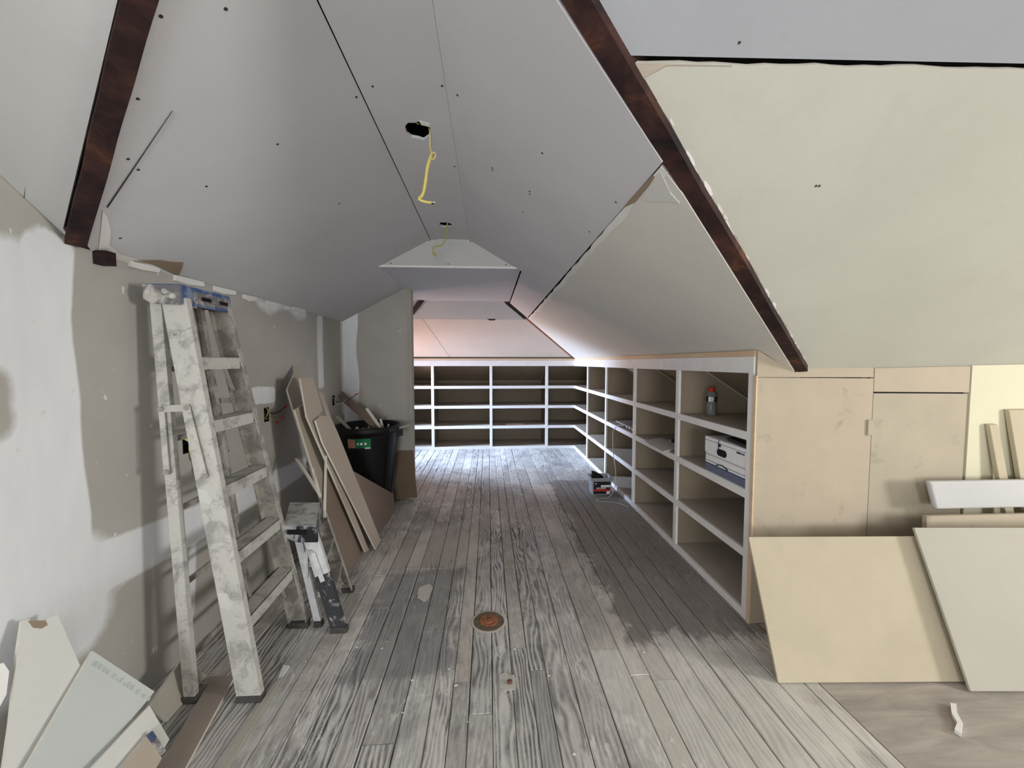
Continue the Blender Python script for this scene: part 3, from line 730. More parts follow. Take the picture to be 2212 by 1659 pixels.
rs = shelving('built_in_shelving', (XR, 4.2, 0), lambda u, d, z: Vector((XR+d, u, z)), 2.05, YB-.005, [2.915, 3.805, 4.745, 5.65], [2.052+.022],
    'long white-edged built-in shelving along the right eaves with items on it')
# end panel facing the cross room and the strip above it
ep = MB().prism([(XR+.004, YK, .0), (2.078, YK, .0), (2.078, YK, 1.344), (XR+.004, YK, 1.35)], (0, .018, 0)).build('end_panel', 'mdf_end', rs)
MB().prism([(XR+.004, YK+.002, 1.352), (2.078, YK+.002, 1.350), (2.078, YK+.002, kneez(2.078)-.001), (1.70, YK+.002, kneez(1.70)+.004), (1.635, YK+.002, zR(1.635)+.002), (XR+.004, YK+.002, zR(XR)-.006)], (0, .016, 0)).build('end_strip', 'mdf_end', rs)
MB().box(XR-.004, XR+.004, YK-.004, YK+.02, 0, 1.36).build('edge_lipping', 'pine', rs)
MB().prism([(XR+.004, YK-.003, .40), (2.06, YK-.003, .41), (2.06, YK-.003, .413), (XR+.004, YK-.003, .403)], (0, .003, 0)).build('panel_joint', 'mdf', rs)
bs = shelving('built_in_shelving', (0, YB, 0), lambda u, d, z: Vector((u, YB+d, z)), -1.85, 2.03, [-.905, .04, .96], [-1.83],
    'white-edged built-in shelving across the far end of the attic')
tmp = [c for c in bs.children if c.name.startswith('top_rail') or c.name.startswith('pine_trim')]
MB().box(2.04, 2.07, 2.06, 7.2, 0, 1.6).build('wall_eaves_right', 'mdf', origin=(0, 0, 0))['kind'] = 'structure'
MB().box(-3.6, 2.07, YB+DEP+.012, YB+DEP+.06, 0, 1.6).build('wall_back', 'mdf', origin=(0, 0, 0))['kind'] = 'structure'
MB().box(-3.5, -1.86, YB, YB+.05, 0, 1.55).build('wall_back_alcove', 'gyp_white', origin=(0, 0, 0))['kind'] = 'structure'

# ================================================================== BIG STEPLADDER
lad = thing('stepladder', (-1.18, 1.92, 0), 'tall paint-splattered aluminium stepladder with blue cap leaning on the left wall', 'ladder')
FT = {'n': Vector((-1.30, 1.745, 1.69)), 'f': Vector((-1.295, 2.035, 1.69))}      # front rails: top / bottom
FB = {'n': Vector((-1.01, 1.665, .012)), 'f': Vector((-1.03, 2.165, .012))}
RT = {'n': Vector((-1.385, 1.76, 1.69)), 'f': Vector((-1.38, 2.01, 1.69))}
RB = {'n': Vector((-1.258, 1.675, .012)), 'f': Vector((-1.30, 2.20, .012))}
def channel(a, b, web, fl, t, wdir, fdir, name, mat, parent):
    """C-section rail: web width along wdir, flanges along fdir"""
    a = Vector(a); b = Vector(b); d = (b-a).normalized(); wd_ = Vector(wdir); wd_ = (wd_-d*wd_.dot(d)).normalized()
    fd = Vector(fdir); fd = (fd-d*fd.dot(d)-wd_*fd.dot(wd_)).normalized()
    pr = [(-web/2, 0), (web/2, 0), (web/2, fl), (web/2-t, fl), (web/2-t, t), (-web/2+t, t), (-web/2+t, fl), (-web/2, fl)]
    return MB().prism([a + wd_*u + fd*v for u, v in pr], b-a).build(name, mat, parent)
wx = Vector((1, 0, .17))
channel(FB['n'], FT['n'], .098, .028, .004, wx, (0, 1, 0), 'front_rail', 'alu', lad)
channel(FB['f'], FT['f'], .092, .028, .004, wx, (0, -1, 0), 'front_rail', 'alu_grimy', lad)
channel(RB['n'], RT['n'], .045, .025, .003, wx, (0, 1, 0), 'rear_rail', 'alu', lad)
channel(RB['f'], RT['f'], .040, .025, .003, wx, (0, -1, 0), 'rear_rail', 'alu_grimy', lad)
for k, (P, mat) in enumerate(((FB['n'], 'rubber'), (FB['f'], 'rubber'), (RB['n'], 'rubber'), (RB['f'], 'rubber'))):
    w = .052 if k < 2 else .03; sgn = 1 if k % 2 == 0 else -1
    bevel(MB().box(P.x-w, P.x+w, P.y-.006 if sgn > 0 else P.y-.036, P.y+.036 if sgn > 0 else P.y+.006, .0, .028).build('foot', mat, lad), .004)
for k, z in enumerate((.34, .62, .905, 1.185, 1.455)):
    t = z/1.69; a = FB['n'].lerp(FT['n'], t); b = FB['f'].lerp(FT['f'], t)
    a.y += .005; b.y -= .005
    d = .075; xa = a.x; xb = b.x
    st = MB()
    # tread with turned-down front and back lips
    st.prism([Vector((xa-d/2, a.y, z)), Vector((xa+d/2+.006, a.y, z)), Vector((xb+d/2+.006, b.y, z)), Vector((xb-d/2, b.y, z))], (0, 0, -.004))
    st.prism([Vector((xa+d/2+.006, a.y, z)), Vector((xb+d/2+.006, b.y, z)), Vector((xb+d/2+.006, b.y, z-.055)), Vector((xa+d/2+.006, a.y, z-.055))], (-.004, 0, 0))
    st.prism([Vector((xa-d/2, a.y, z)), Vector((xb-d/2, b.y, z)), Vector((xb-d/2, b.y, z-.045)), Vector((xa-d/2, a.y, z-.045))], (.004, 0, 0))
    sp = st.build('step', 'alu', lad)
    for yy in (a.y+.012, b.y-.012):
        MB().tube([(xa+d/2+.005, yy, z-.02), (xa+d/2+.010, yy, z-.02)], .006, 8).build('rivet', 'alu_grimy', sp)
    if k in (0, 4):      # diagonal gusset braces under the first and top step
        for P, Q, s in ((a, a, 1), (b, b, -1)):
            MB().bar((P.x, P.y+.012*s, z-.16), (P.x+.005, P.y+.10*s, z-.01), .018, .003, (1, 0, 0)).build('brace', 'alu', lad)
for z in (.16, .48, .80, 1.10, 1.40):
    t = z/1.69; a = RB['n'].lerp(RT['n'], t); b = RB['f'].lerp(RT['f'], t)
    MB().bar(a + Vector((0, .004, 0)), b - Vector((0, .004, 0)), .022, .012, (0, 0, 1)).build('rear_bar', 'alu_grimy', lad)
# top cap with blue edge and tool slots
cap = MB(); cx0, cx1, cy0, cy1 = -1.405, -1.262, 1.728, 2.04
cap.prism([(cx0, cy0, 1.752), (cx1, cy0, 1.752), (cx1+.004, cy1, 1.752), (cx0, cy1, 1.752)], (0, 0, -.012))
cap = bevel(cap.build('top_cap', 'blue_cap', lad), .004)
MB().prism([(cx1+.001, cy0, 1.742), (cx1+.006, cy1, 1.742), (cx1+.006, cy1, 1.672), (cx1+.001, cy0, 1.672)], (-.012, 0, 0)).build('cap_front', 'blue_cap', cap)
MB().prism([(cx1+.003, cy0+.07, 1.733), (cx1+.0065, cy1-.012, 1.733), (cx1+.0065, cy1-.012, 1.683), (cx1+.003, cy0+.07, 1.683)], (.0025, 0, 0)).build('cap_panel', 'grey_cap', cap)
for y in (1.87, 1.985):
    MB().prism([(cx1+.006, y-.028, 1.716), (cx1+.007, y+.028, 1.716), (cx1+.007, y+.028, 1.700), (cx1+.006, y-.028, 1.700)], (.004, 0, 0)).build('tool_slot', 'black', cap)
MB().prism([(cx0, cy0-.002, 1.748), (cx1+.002, cy0-.002, 1.748), (cx1+.002, cy0-.002, 1.668), (cx0+.03, cy0-.002, 1.672), (cx0, cy0-.002, 1.69)], (0, .012, 0)).build('cap_end', 'grey_cap', cap)
MB().prism([(cx0, cy1-.010, 1.748), (cx1, cy1-.010, 1.748), (cx1, cy1-.010, 1.672), (cx0, cy1-.010, 1.69)], (0, .012, 0)).build('cap_end', 'grey_cap', cap)
for x, z in ((-1.38, 1.715), (-1.315, 1.72), (-1.285, 1.70)):
    MB().tube([(x, cy0-.012, z), (x, cy0, z)], .011, 10).build('rivet', 'alu', cap)
# folded spreader on the near side, second one on the far side
for key, s in (('n', -1), ('f', 1)):
    ra = RB[key].lerp(RT[key], .73); fa = FB[key].lerp(FT[key], .735); rb = RB[key].lerp(RT[key], .575); fb = FB[key].lerp(FT[key], .565)
    o = Vector((0, .012*s, 0))
    mid = ra.lerp(fa, .55)
    MB().bar(ra+o, ra.lerp(fa, .9)+o, .028, .004, (0, 0, 1)).build('spreader_link', 'alu', lad)
    MB().bar(ra+o*1.3, rb+o*1.3, .022, .004, (1, 0, 0)).build('spreader_arm', 'alu', lad)
    MB().bar(ra.lerp(fa, .85)+o*1.3, fb+o*1.3, .024, .004, (1, 0, 0)).build('spreader_arm', 'alu', lad)
    for P in (ra, ra.lerp(fa, .85), rb, fb):
        MB().tube([P+o*.8, P+o*1.9], .012, 10).build('rivet', 'alu_grimy', lad)
# white paint patches dried on the near rail
for t, h in ((.235, .035), (.50, .03)):
    P = FB['n'].lerp(FT['n'], t); P2 = FB['n'].lerp(FT['n'], t+h)
    MB().prism([P+Vector((-.046, -.0015, 0)), P+Vector((-.008, -.0015, -.012)), P+Vector((.004, -.0015, .01)), P2+Vector((-.012, -.0015, 0)), P2+Vector((-.046, -.0015, .004))], (0, .0015, 0)).build('paint_patch', 'gyp_white', lad)

# ================================================================== SMALL STEP STOOL
stl = thing('step_stool', (-.95, 2.3, 0), 'small black and silver folding step stool splattered with paint', 'step stool')
ft = {'n': Vector((-.965, 2.16, .50)), 'f': Vector((-1.03, 2.47, .50))}
fb = {'n': Vector((-.795, 2.085, .012)), 'f': Vector((-.88, 2.46, .012))}
rt = {'n': Vector((-1.04, 2.175, .50)), 'f': Vector((-1.16, 2.48, .50))}
rb = {'n': Vector((-.925, 2.14, .012)), 'f': Vector((-1.02, 2.50, .012))}
wx2 = Vector((1, 0, .3))
def two_tone(a, b, web, name, k, fdir):
    m = a.lerp(b, k)
    r = channel(a, m, web, .022, .003, wx2, fdir, name, 'alu_black', stl)
    channel(m, b, web, .022, .003, wx2, fdir, 'rail_upper', 'alu_clean', r)
two_tone(fb['n'], ft['n'], .078, 'front_rail', .58, (0, 1, 0)); channel(fb['f'], ft['f'], .07, .022, .003, wx2, (0, -1, 0), 'front_rail', 'alu_grimy', stl)
channel(rb['n'], rt['n'], .036, .02, .003, wx2, (0, 1, 0), 'rear_rail', 'alu_clean', stl)
channel(rb['f'], rt['f'], .036, .02, .003, wx2, (0, -1, 0), 'rear_rail', 'alu_grimy', stl)
for P, w in ((fb['n'], .044), (fb['f'], .038), (rb['n'], .022), (rb['f'], .022)):
    bevel(MB().box(P.x-w, P.x+w, P.y-.008, P.y+.028, 0, .032).build('foot', 'rubber', stl), .004)
tp = MB().prism([(-.905, 2.10, .575), (-1.075, 2.112, .575), (-1.215, 2.47, .575), (-1.03, 2.46, .575)], (0, 0, -.014)).build('top_step', 'stool_top', stl)
MB().prism([(-.903, 2.098, .573), (-1.077, 2.111, .573), (-1.078, 2.111, .515), (-1.04, 2.108, .500), (-1.0, 2.104, .487), (-.900, 2.098, .487)], (0, .014, 0)).build('edge_skirt', 'stool_edge', tp)
MB().prism([(-.903, 2.10, .573), (-1.026, 2.46, .573), (-1.022, 2.46, .49), (-.900, 2.10, .49)], (-.01, 0, 0)).build('edge_skirt', 'stool_edge', tp)
MB().prism([(-1.075, 2.112, .573), (-1.217, 2.47, .573), (-1.217, 2.47, .50), (-1.075, 2.112, .51)], (.01, 0, 0)).build('edge_skirt', 'stool_edge', tp)
MB().prism([(-.955, 2.0965, .556), (-1.055, 2.1045, .556), (-1.055, 2.1045, .532), (-.955, 2.0965, .528)], (0, .002, 0)).build('hand_slot', 'black', tp)
for i in range(16):   # tread grooves
    t = (i+.5)/16; a = Vector((-.92, 2.115, .5755)).lerp(Vector((-1.04, 2.45, .5755)), t); b = Vector((-1.062, 2.122, .5755)).lerp(Vector((-1.20, 2.46, .5755)), t)
    MB().bar(a, b, .007, .002, (0, 1, 0)).build('tread_rib', 'stool_top', tp)
for z in (.20, .36):
    t = z/.5; a = fb['n'].lerp(ft['n'], t); b = fb['f'].lerp(ft['f'], t)
    MB().prism([a+Vector((-.05, .004, 0)), a+Vector((.04, .004, 0)), b+Vector((.035, -.004, 0)), b+Vector((-.05, -.004, 0))], (0, 0, -.03)).build('step', 'alu_grimy', stl)
a = rb['n'].lerp(rt['n'], .74); b = fb['n'].lerp(ft['n'], .80); o = Vector((0, -.010, 0))
m1 = a.lerp(b, .35) + Vector((0, 0, .03)); m2 = b + Vector((-.01, 0, .01))
MB().bar(m1+o*1.2, m2+o*1.2, .026, .005, (0, 0, 1)).build('spreader_link', 'alu_clean', stl)
MB().bar(m1+o, rb['n'].lerp(rt['n'], .52)+o, .022, .004, (1, 0, 0)).build('spreader_arm', 'alu_clean', stl)
MB().bar(m2+o, fb['n'].lerp(ft['n'], .52)+o, .024, .004, (1, 0, 0)).build('spreader_arm', 'alu_clean', stl)
MB().bar(fb['f'].lerp(ft['f'], .05), fb['f'].lerp(ft['f'], .3)+Vector((0, -.1, 0)), .012, .006, (1, 0, 0)).build('brace', 'alu_grimy', stl)

# ================================================================== DRYWALL OFFCUTS
def board(name, pxs, n, p0, t, mats, label, cat='board', z0=0.0, group=None, edge=1, drop=()):
    n = Vector(n).normalized(); pts = [onP(x, y, n, p0) for x, y in pxs]
    z0 = max(0, n.z*t) + .0005
    dn_ = (Vector((0, 0, -1)) + n*n.z).normalized()          # straight down within the sheet
    for i in drop: pts[i] = pts[i] + dn_*((z0-pts[i].z)/dn_.z)
    lowest = min(p.z for p in pts)
    if lowest < z0:
        pts = [Vector((p.x, p.y, max(p.z, z0))) if p.z < z0 else p for p in pts]
    mb = MB().prism(pts, -n*t, 0, edge)
    o = mb.build(name, mats); tag(o, label, cat, group); return o
def lean(x0, k, ny=0.0): return Vector((1, ny, k)), Vector((x0, 0, 0))
# --- pile between the stool and the bin (front to back)
n, p = lean(-.875, .40); n = Vector((1, -.10, .27)); p = Vector((-.87, 2.9, 0))
board('drywall_strip', [(649, 817), (676, 816), (697, 885), (683, 907), (797, 1188), (790, 1193), (663, 900)], n, p + Vector((-.028, 0, 0)), .012, ['gyp_tan', 'gyp_edge'],
      'long narrow drywall strip with square top leaning behind another strip', 'drywall')
board('drywall_strip', [(682, 908), (694, 898), (713, 898), (730, 935), (823, 1168), (812, 1187), (697, 955)], n, p, .012, ['gyp_tan', 'gyp_edge'],
      'long narrow drywall strip at the front of the pile beside the bin', 'drywall')
n2 = Vector((1, -.06, .27)); p2 = Vector((-.955, 2.66, 0))
board('drywall_offcut', [(707, 983), (750, 1010), (850, 1067), (853, 1104), (819, 1152), (753, 1234), (747, 1254), (704, 1118)], n2, p2, .012, ['gyp_brown', 'gyp_edge'],
      'large brown paper-faced drywall sheet leaning in front of the black bin', 'drywall')
n3 = Vector((1, -.02, .24)); p3 = Vector((-1.0, 2.8, 0))
board('drywall_offcut', [(637, 885), (656, 873), (674, 875), (690, 905), (712, 983), (705, 1075), (700, 1075)], n3, p3, .012, ['gyp_tan', 'gyp_edge'],
      'grey-tan drywall strip with rounded shoulder behind the two long strips', 'drywall', drop=(5, 6))
n4 = Vector((1, 0, .26)); p4 = Vector((-1.06, 2.8, 0))
board('drywall_offcut', [(644, 788), (655, 830), (668, 860), (680, 900), (700, 1010), (693, 1075), (663, 980), (621, 842)], n4, p4, .012, ['gyp_tan', 'gyp_edge'],
      'tall drywall offcut with a pointed top against the left wall', 'drywall', drop=(4, 5, 6))
def stick(name, pxa, pxb, X0, X1, w, t, mat, label, cat='drywall', group=None):
    a = onX(*pxa, X0); b = onX(*pxb, X1)
    mb = MB().bar(a, b, w, t, (0, 1, 0)); o = mb.build(name, mat); tag(o, label, cat, group); return o
stick('drywall_sliver', (641, 991), (692, 1070), -1.30, -1.06, .022, .010, 'gyp_edge', 'thin pale drywall sliver leaning left of the pile behind the stool')
stick('drywall_sliver', (704, 985), (701, 1118), -1.05, -.955, .010, .012, 'gyp_edge', 'thin upright pale drywall sliver at the left edge of the brown sheet')
stick('drywall_sliver', (676, 1012), (692, 1074), -1.12, -1.04, .014, .010, 'gyp_edge', 'short pale drywall sliver beside the brown sheet behind the stool')
board('paper_scrap', [(667, 972), (676, 976), (683, 1018), (673, 1018), (663, 1002)], Vector((1, 0, .33)), Vector((-1.07, 0, 0)), .004, ['brown_card', 'brown_card'], 'small tan paper scrap hanging between the leaning offcuts', 'scrap')
board('drywall_strip', [(693, 848), (699, 848), (716, 905), (728, 948), (806, 1150), (792, 1160)], Vector((1, 0, .255)), Vector((-.957, 0, 0)), .012, ['gyp_tan', 'gyp_edge'], 'narrow drywall strip peeking out right of the leaning pile', 'drywall')
# brown card against the foot of the jamb
board('brown_card', [(858, 975), (892, 974), (901, 1074), (852, 1080)], Vector((-.15, -1, .10)), Vector((-.80, 4.06, 0)), .006, ['brown_card', 'brown_card'], 'brown cardboard sheet standing against the wall end beside the bin', 'cardboard')

# --- pile in the near left corner, leaning on the wall
n, p = Vector((1, -.25, .42)), Vector((-1.16, 1.25, 0))
board('drywall_offcut', [(48, 1341), (62, 1337), (70, 1343), (95, 1340), (110, 1332), (124, 1326), (174, 1440), (120, 1545), (30, 1740), (-60, 1900), (-40, 1740), (8, 1659), (22, 1560), (36, 1420)], n, p, .013, ['gyp_white', 'gyp_edge'],
      'white drywall offcut with a torn brown-paper top in the near left corner', 'drywall', drop=(8, 9))
ptop = [onP(x, y, Vector((1, -.25, .42)), Vector((-1.159, 1.25, 0))) for x, y in ((60, 1341), (98, 1340), (103, 1350), (90, 1358), (72, 1356))]
MB().prism(ptop, Vector((-.001, 0, 0))).build('torn_face', 'paper_brown', bpy.data.objects['drywall_offcut.003'])
n, p = Vector((1, -.22, .46)), Vector((-1.075, 1.45, 0))
g2 = board('drywall_offcut', [(200, 1406), (334, 1494), (196, 1659), (90, 1790), (-20, 1830), (55, 1659)], n, p, .013, ['gyp_green', 'gyp_edge'],
      'pale grey-green drywall sheet with faint stamped lettering along its edge', 'drywall', drop=(3, 4))
n, p = Vector((1, -.18, .52)), Vector((-1.02, 1.55, 0))
board('drywall_offcut', [(396, 1421), (448, 1460), (409, 1522), (363, 1600), (322, 1524)], Vector((1, -.10, .30)), Vector((-1.30, 1.6, 0)), .012, ['gyp_grey', 'gyp_edge'],
      'small grey drywall offcut standing behind the near ladder foot', 'drywall')
board('drywall_offcut', [(323, 1524), (366, 1597), (352, 1622), (318, 1590), (262, 1659), (200, 1740), (120, 1760), (196, 1659)], n, p, .012, ['gyp_white', 'gyp_edge'],
      'white drywall strip between the grey-green sheet and the small brown piece', 'drywall', drop=(5, 6))
n, p = Vector((1, -.2, .62)), Vector((-.985, 1.5, 0))
pb = board('drywall_offcut', [(316, 1590), (350, 1637), (338, 1659), (300, 1720), (230, 1720), (258, 1659)], n, p, .012, ['gyp_tan', 'gyp_white'],
      'small brown-faced drywall piece with blue edge tape lowest in the near left pile', 'drywall', drop=(3, 4))
e0, e1 = onP(317, 1589, n, p), onP(352, 1640, n, p)
MB().bar(e0 + Vector((.004, .006, .002)), e0.lerp(e1, .28) + Vector((.004, .006, .002)), .010, .014, (0, 0, 1)).build('edge_tape', 'box_blue', pb)
MB().bar(e0.lerp(e1, .31) + Vector((.004, .006, .002)), e0.lerp(e1, .85) + Vector((.004, .006, .002)), .010, .014, (0, 0, 1)).build('edge_label', 'grey_cap', pb)
# broken chunk at the very left
board('plaster_chunk', [(-30, 1440), (8, 1432), (20, 1450), (14, 1500), (-2, 1530), (-40, 1540)], Vector((1, -.4, .2)), Vector((-1.30, 1.15, 0)), .03, ['plaster_raw', 'gyp_edge'], 'broken plaster chunk at the left picture edge', 'plaster')
# lettering stamped on the grey-green sheet
nn_, pp_ = Vector((1, -.22, .46)).normalized(), Vector((-1.075, 1.45, 0))
a, b = onP(196, 1437, nn_, pp_), onP(322, 1518, nn_, pp_)
d = (b-a); L = d.length; d.normalize(); upv = nn_.cross(d); 
if upv.z < 0: upv = -upv
def text_on(txt, size, origin, xdir, nrm, mat, parent, name='lettering', ext=.0004):
    cu = bpy.data.curves.new('txt', 'FONT'); cu.body = txt; cu.size = size; cu.extrude = ext
    ob = bpy.data.objects.new('txt', cu); C.objects.link(ob)
    bpy.context.view_layer.update(); dg = bpy.context.evaluated_depsgraph_get()
    me = bpy.data.meshes.new_from_object(ob.evaluated_get(dg)); bpy.data.objects.remove(ob)
    xd = Vector(xdir).normalized(); nd = Vector(nrm).normalized(); yd = nd.cross(xd); wo = WO[parent.name]
    for v in me.vertices:
        v.co = Vector(origin) + xd*v.co.x + yd*v.co.y + nd*(v.co.z+.0006) - wo
    me.materials.clear(); me.materials.append(MT[mat]); me.name = name
    o = bpy.data.objects.new(name, me); C.objects.link(o); o.parent = parent; WO[o.name] = wo; return o
MT['stamp'] = mat_plain('faint_stamp_ink', srgb(176, 182, 178), .9)
rg = random.Random(2)
t_ = .0
while t_ < L-.01:
    w_ = rg.uniform(.006, .016); h_ = rg.uniform(.010, .017); q0 = a + d*t_ + upv*rg.uniform(0, .003)
    MB().prism([q0, q0+d*w_, q0+d*w_*.9+upv*h_, q0+upv*h_*.8], nn_*.0006).build('stamp_mark', 'stamp', g2)
    t_ += w_ + rg.uniform(.002, .012)
# --- long boards lying on the floor by the ladder
pts = [onZ(459, 1461, .014), onZ(507, 1460, .014), onZ(400, 1659, .014), onZ(330, 1790, .014), onZ(268, 1790, .014), onZ(341, 1659, .014)]
o = MB().prism(pts, (0, 0, -.0135), 0, 1).build('drywall_strip', ['gyp_dust', 'gyp_edge']); tag(o, 'long brown-grey drywall strip lying flat on the floor under the ladder', 'drywall')
pts = [onZ(612, 1436, .006), onZ(626, 1438, .006), (onZ(606, 1466, .006)), onZ(596, 1474, .006)]
o = MB().prism(pts, (0, 0, -.0055)).build('plaster_scrap', 'plaster_raw'); tag(o, 'torn white plaster scrap on a pale board right of the ladder foot', 'scrap')
pts = [onZ(592, 1474, .010), onZ(610, 1462, .010), onZ(560, 1545, .010), onZ(490, 1659, .010), onZ(440, 1740, .010), onZ(415, 1740, .010), onZ(470, 1659, .010)]
o = MB().prism(pts, (0, 0, -.0095)).build('pale_batten', 'gyp_grey'); tag(o, 'pale wooden batten lying along the floorboards right of the ladder', 'batten')

# ================================================================== BLACK BIN AND ITS RUBBISH
BX, BY = -1.15, 3.86
bn = thing('trash_bin', (BX, BY, 0), 'tall black plastic trash bin with green label full of drywall scraps', 'bin')
prof = [(.176, 0), (.184, .012), (.215, .30), (.252, .62), (.268, .76), (.272, .775), (.292, .78), (.296, .80), (.296, .835), (.288, .842), (.276, .84), (.262, .78), (.236, .55), (.172, .05), (.0, .045)]
MB().lathe(prof, (BX, BY, 0), 40, cap=False).add([], []).build('body', 'bin', bn, smooth=True)
MB().lathe([(.0, .001), (.176, .001)], (BX, BY, 0), 40, cap=False).build('base', 'bin', bn)
for s in (-1, 1):
    c = Vector((BX, BY, .79)); u = Vector((s*math.cos(math.radians(-20)), s*math.sin(math.radians(-20)), 0)); v = Vector((-u.y, u.x, 0))
    if s < 0: u = Vector((-.3, -.95, 0)); v = Vector((-u.y, u.x, 0)); continue
    hb = MB().prism([c+u*.28-v*.085, c+u*.345-v*.055, c+u*.345+v*.055, c+u*.28+v*.085], (0, 0, .04))
    hb.prism([c+u*.335-v*.055, c+u*.348-v*.05, c+u*.348+v*.05, c+u*.335+v*.055], (0, 0, -.05))
    bevel(hb.build('handle', 'bin', bn), .006)
for k in range(8):   # raised ribs
    t = 2*math.pi*(k+.3)/8; a = Vector((BX+.187*math.cos(t), BY+.187*math.sin(t), .06)); b = Vector((BX+.268*math.cos(t), BY+.268*math.sin(t), .745))
    MB().bar(a, b, .03, .012, (-math.sin(t), math.cos(t), 0)).build('rib', 'bin', bn)
# label wraps the front
def wrap(z0, z1, t0, t1, r0, r1, mat, name, par, n=10):
    V = []; Fc = []
    for i in range(n+1):
        t = t0+(t1-t0)*i/n
        for z, r in ((z0, r0), (z1, r1)):
            V.append((BX+r*math.cos(t), BY+r*math.sin(t), z)); 
        for z, r in ((z0, r0-.004), (z1, r1-.004)):
            V.append((BX+r*math.cos(t), BY+r*math.sin(t), z))
    for i in range(n): Fc += [(i*4, i*4+4, i*4+5, i*4+1), (i*4+1, i*4+5, i*4+7, i*4+3), (i*4, i*4+4, i*4+6, i*4+2)]
    return linkobj(name, V, Fc, mat, par)
a0 = math.radians(-112)
lb = wrap(.655, .75, a0, a0+.74, .2765, .2835, 'bin_label_green', 'label', bn)
wrap(.665, .745, a0, a0+.26, .2775, .2845, 'label_tan', 'label_picture', lb)
wrap(.655, .668, a0+.05, a0+.70, .2775, .279, 'label_dark', 'label_band', lb)
wrap(.66, .672, a0+.56, a0+.72, .2785, .2805, 'label_white', 'label_mark', lb)
for t_, w_ in ((.32, .05), (.42, .07), (.55, .06)):
    wrap(.695, .715, a0+t_, a0+t_+w_, .2800, .2820, 'label_white', 'label_mark', lb, 3)
def rod(name, a, b, w, t, mat, label, cat='scrap', side=(1, 0, .3), group=None):
    o = MB().bar(a, b, w, t, side).build(name, mat); tag(o, label, cat, group); return o
P = lambda px, py, y: onY(px, py, y)
rod('drywall_scrap', P(735, 852, 4.02), P(822, 928, 3.82), .075, .012, 'gyp_brown', 'wide brown drywall scrap slanting out of the bin to the wall', 'scrap', (.4, 0, 1))
rod('drywall_sliver', P(792, 882, 3.80), P(828, 932, 3.78), .026, .012, 'gyp_edge', 'pale drywall sliver sticking up highest out of the bin', 'scrap')
rod('drywall_sliver', P(727, 899, 3.72), P(766, 938, 3.76), .026, .012, 'gyp_grey', 'pale drywall sliver poking out over the left rim of the bin', 'scrap')
rod('drywall_sliver', P(886, 918, 3.70), P(828, 934, 3.80), .020, .012, 'gyp_tan', 'thin sliver jutting out over the right rim of the bin', 'scrap', (0, 0, 1))
rod('drywall_sliver', P(822, 905, 3.84), P(829, 933, 3.84), .02, .012, 'gyp_edge', 'short stubby sliver in the middle of the bin', 'scrap')
rod('drywall_sliver', P(840, 916, 3.88), P(832, 936, 3.86), .012, .010, 'gyp_edge', 'small thin sliver near the right of the bin mouth', 'scrap')
rod('drywall_sliver', P(771, 922, 3.82), P(775, 938, 3.82), .018, .012, 'gyp_edge', 'short pale sliver upright near the left of the bin mouth', 'scrap')
rg = random.Random(3)
pile = MB()
for k in range(26):
    t = rg.uniform(0, 6.28); r_ = rg.uniform(0, .19); z = rg.uniform(.71, .80); c = Vector((BX+r_*math.cos(t), BY+r_*math.sin(t), z)); d = Vector((rg.uniform(-1, 1), rg.uniform(-1, 1), rg.uniform(-.3, .3))).normalized()
    pile.bar(c-d*.05, c+d*.05, rg.uniform(.02, .06), .012, (0, 0, 1) if k % 2 else (1, 1, .2))
pile.lathe([(.0, .70), (.235, .70)], (BX, BY, 0), 24, cap=False)
tag(pile.build('plaster_rubble', 'gyp_tan'), 'heap of small broken drywall bits filling the bin', 'rubble', kind='stuff')

# ================================================================== WIRES AND BOXES
def wire(name, pts, r, mat, parent=None, sub=6, rs=None):
    path = smooth_path(pts, sub)
    return MB().tube(path, r, 6).build(name, mat, parent, smooth=True)
def nut(c, d, parent):
    c = Vector(c); d = Vector(d).normalized()
    return MB().tube([c, c+d*.012, c+d*.024], .008, 8, rs=[.0085, .0075, .004]).build('wire_nut', 'red_nut', parent)
def outlet(h, label, fn):
    y0, y1, z0, z1 = h; yc_, zc_ = (y0+y1)/2, (z0+z1)/2
    t = thing('outlet_box', (XL, yc_, z0), label, 'outlet box')
    mb = MB(); dp = .055; w = .003
    mb.box(XL-dp, XL-dp+w, y0, y1, z0, z1).box(XL-dp, XL+.001, y0, y0+w, z0, z1).box(XL-dp, XL+.001, y1-w, y1, z0, z1).box(XL-dp, XL+.001, y0, y1, z0, z0+w).box(XL-dp, XL+.001, y0, y1, z1-w, z1)
    mb.build('box', 'black_wire', t); fn(t, yc_, zc_)
def wa_(t, y, z):
    wire('wire', [(XL-.04, y+.01, z-.03), (XL+.0, y+.0, z-.01), (XL+.004, y+.012, z+.03), (XL-.02, y+.015, z+.045)], .004, 'olive', t)
    wire('wire', [(XL-.03, y+.02, z+.02), (XL+.012, y+.06, z+.0), (XL+.03, y+.12, z+.012), (XL+.035, y+.18, z+.035)], .003, 'black_wire', t)
    nut((XL+.035, y+.18, z+.035), (0, 1, .3), t)
    wire('wire', [(XL-.03, y+.01, z-.03), (XL+.014, y+.05, z-.035), (XL+.022, y+.085, z-.055)], .0025, 'olive', t)
    nut((XL+.022, y+.085, z-.055), (.2, .4, -.8), t)
    wire('wire', [(XL-.03, y+.02, z-.0), (XL+.012, y+.09, z-.02), (XL+.026, y+.14, z-.03)], .0025, 'tan_wire', t)
    nut((XL+.026, y+.14, z-.03), (.2, .4, -.7), t)
outlet(holes[1], 'open wall box with red-capped wires to the right of the stepladder', wa_)
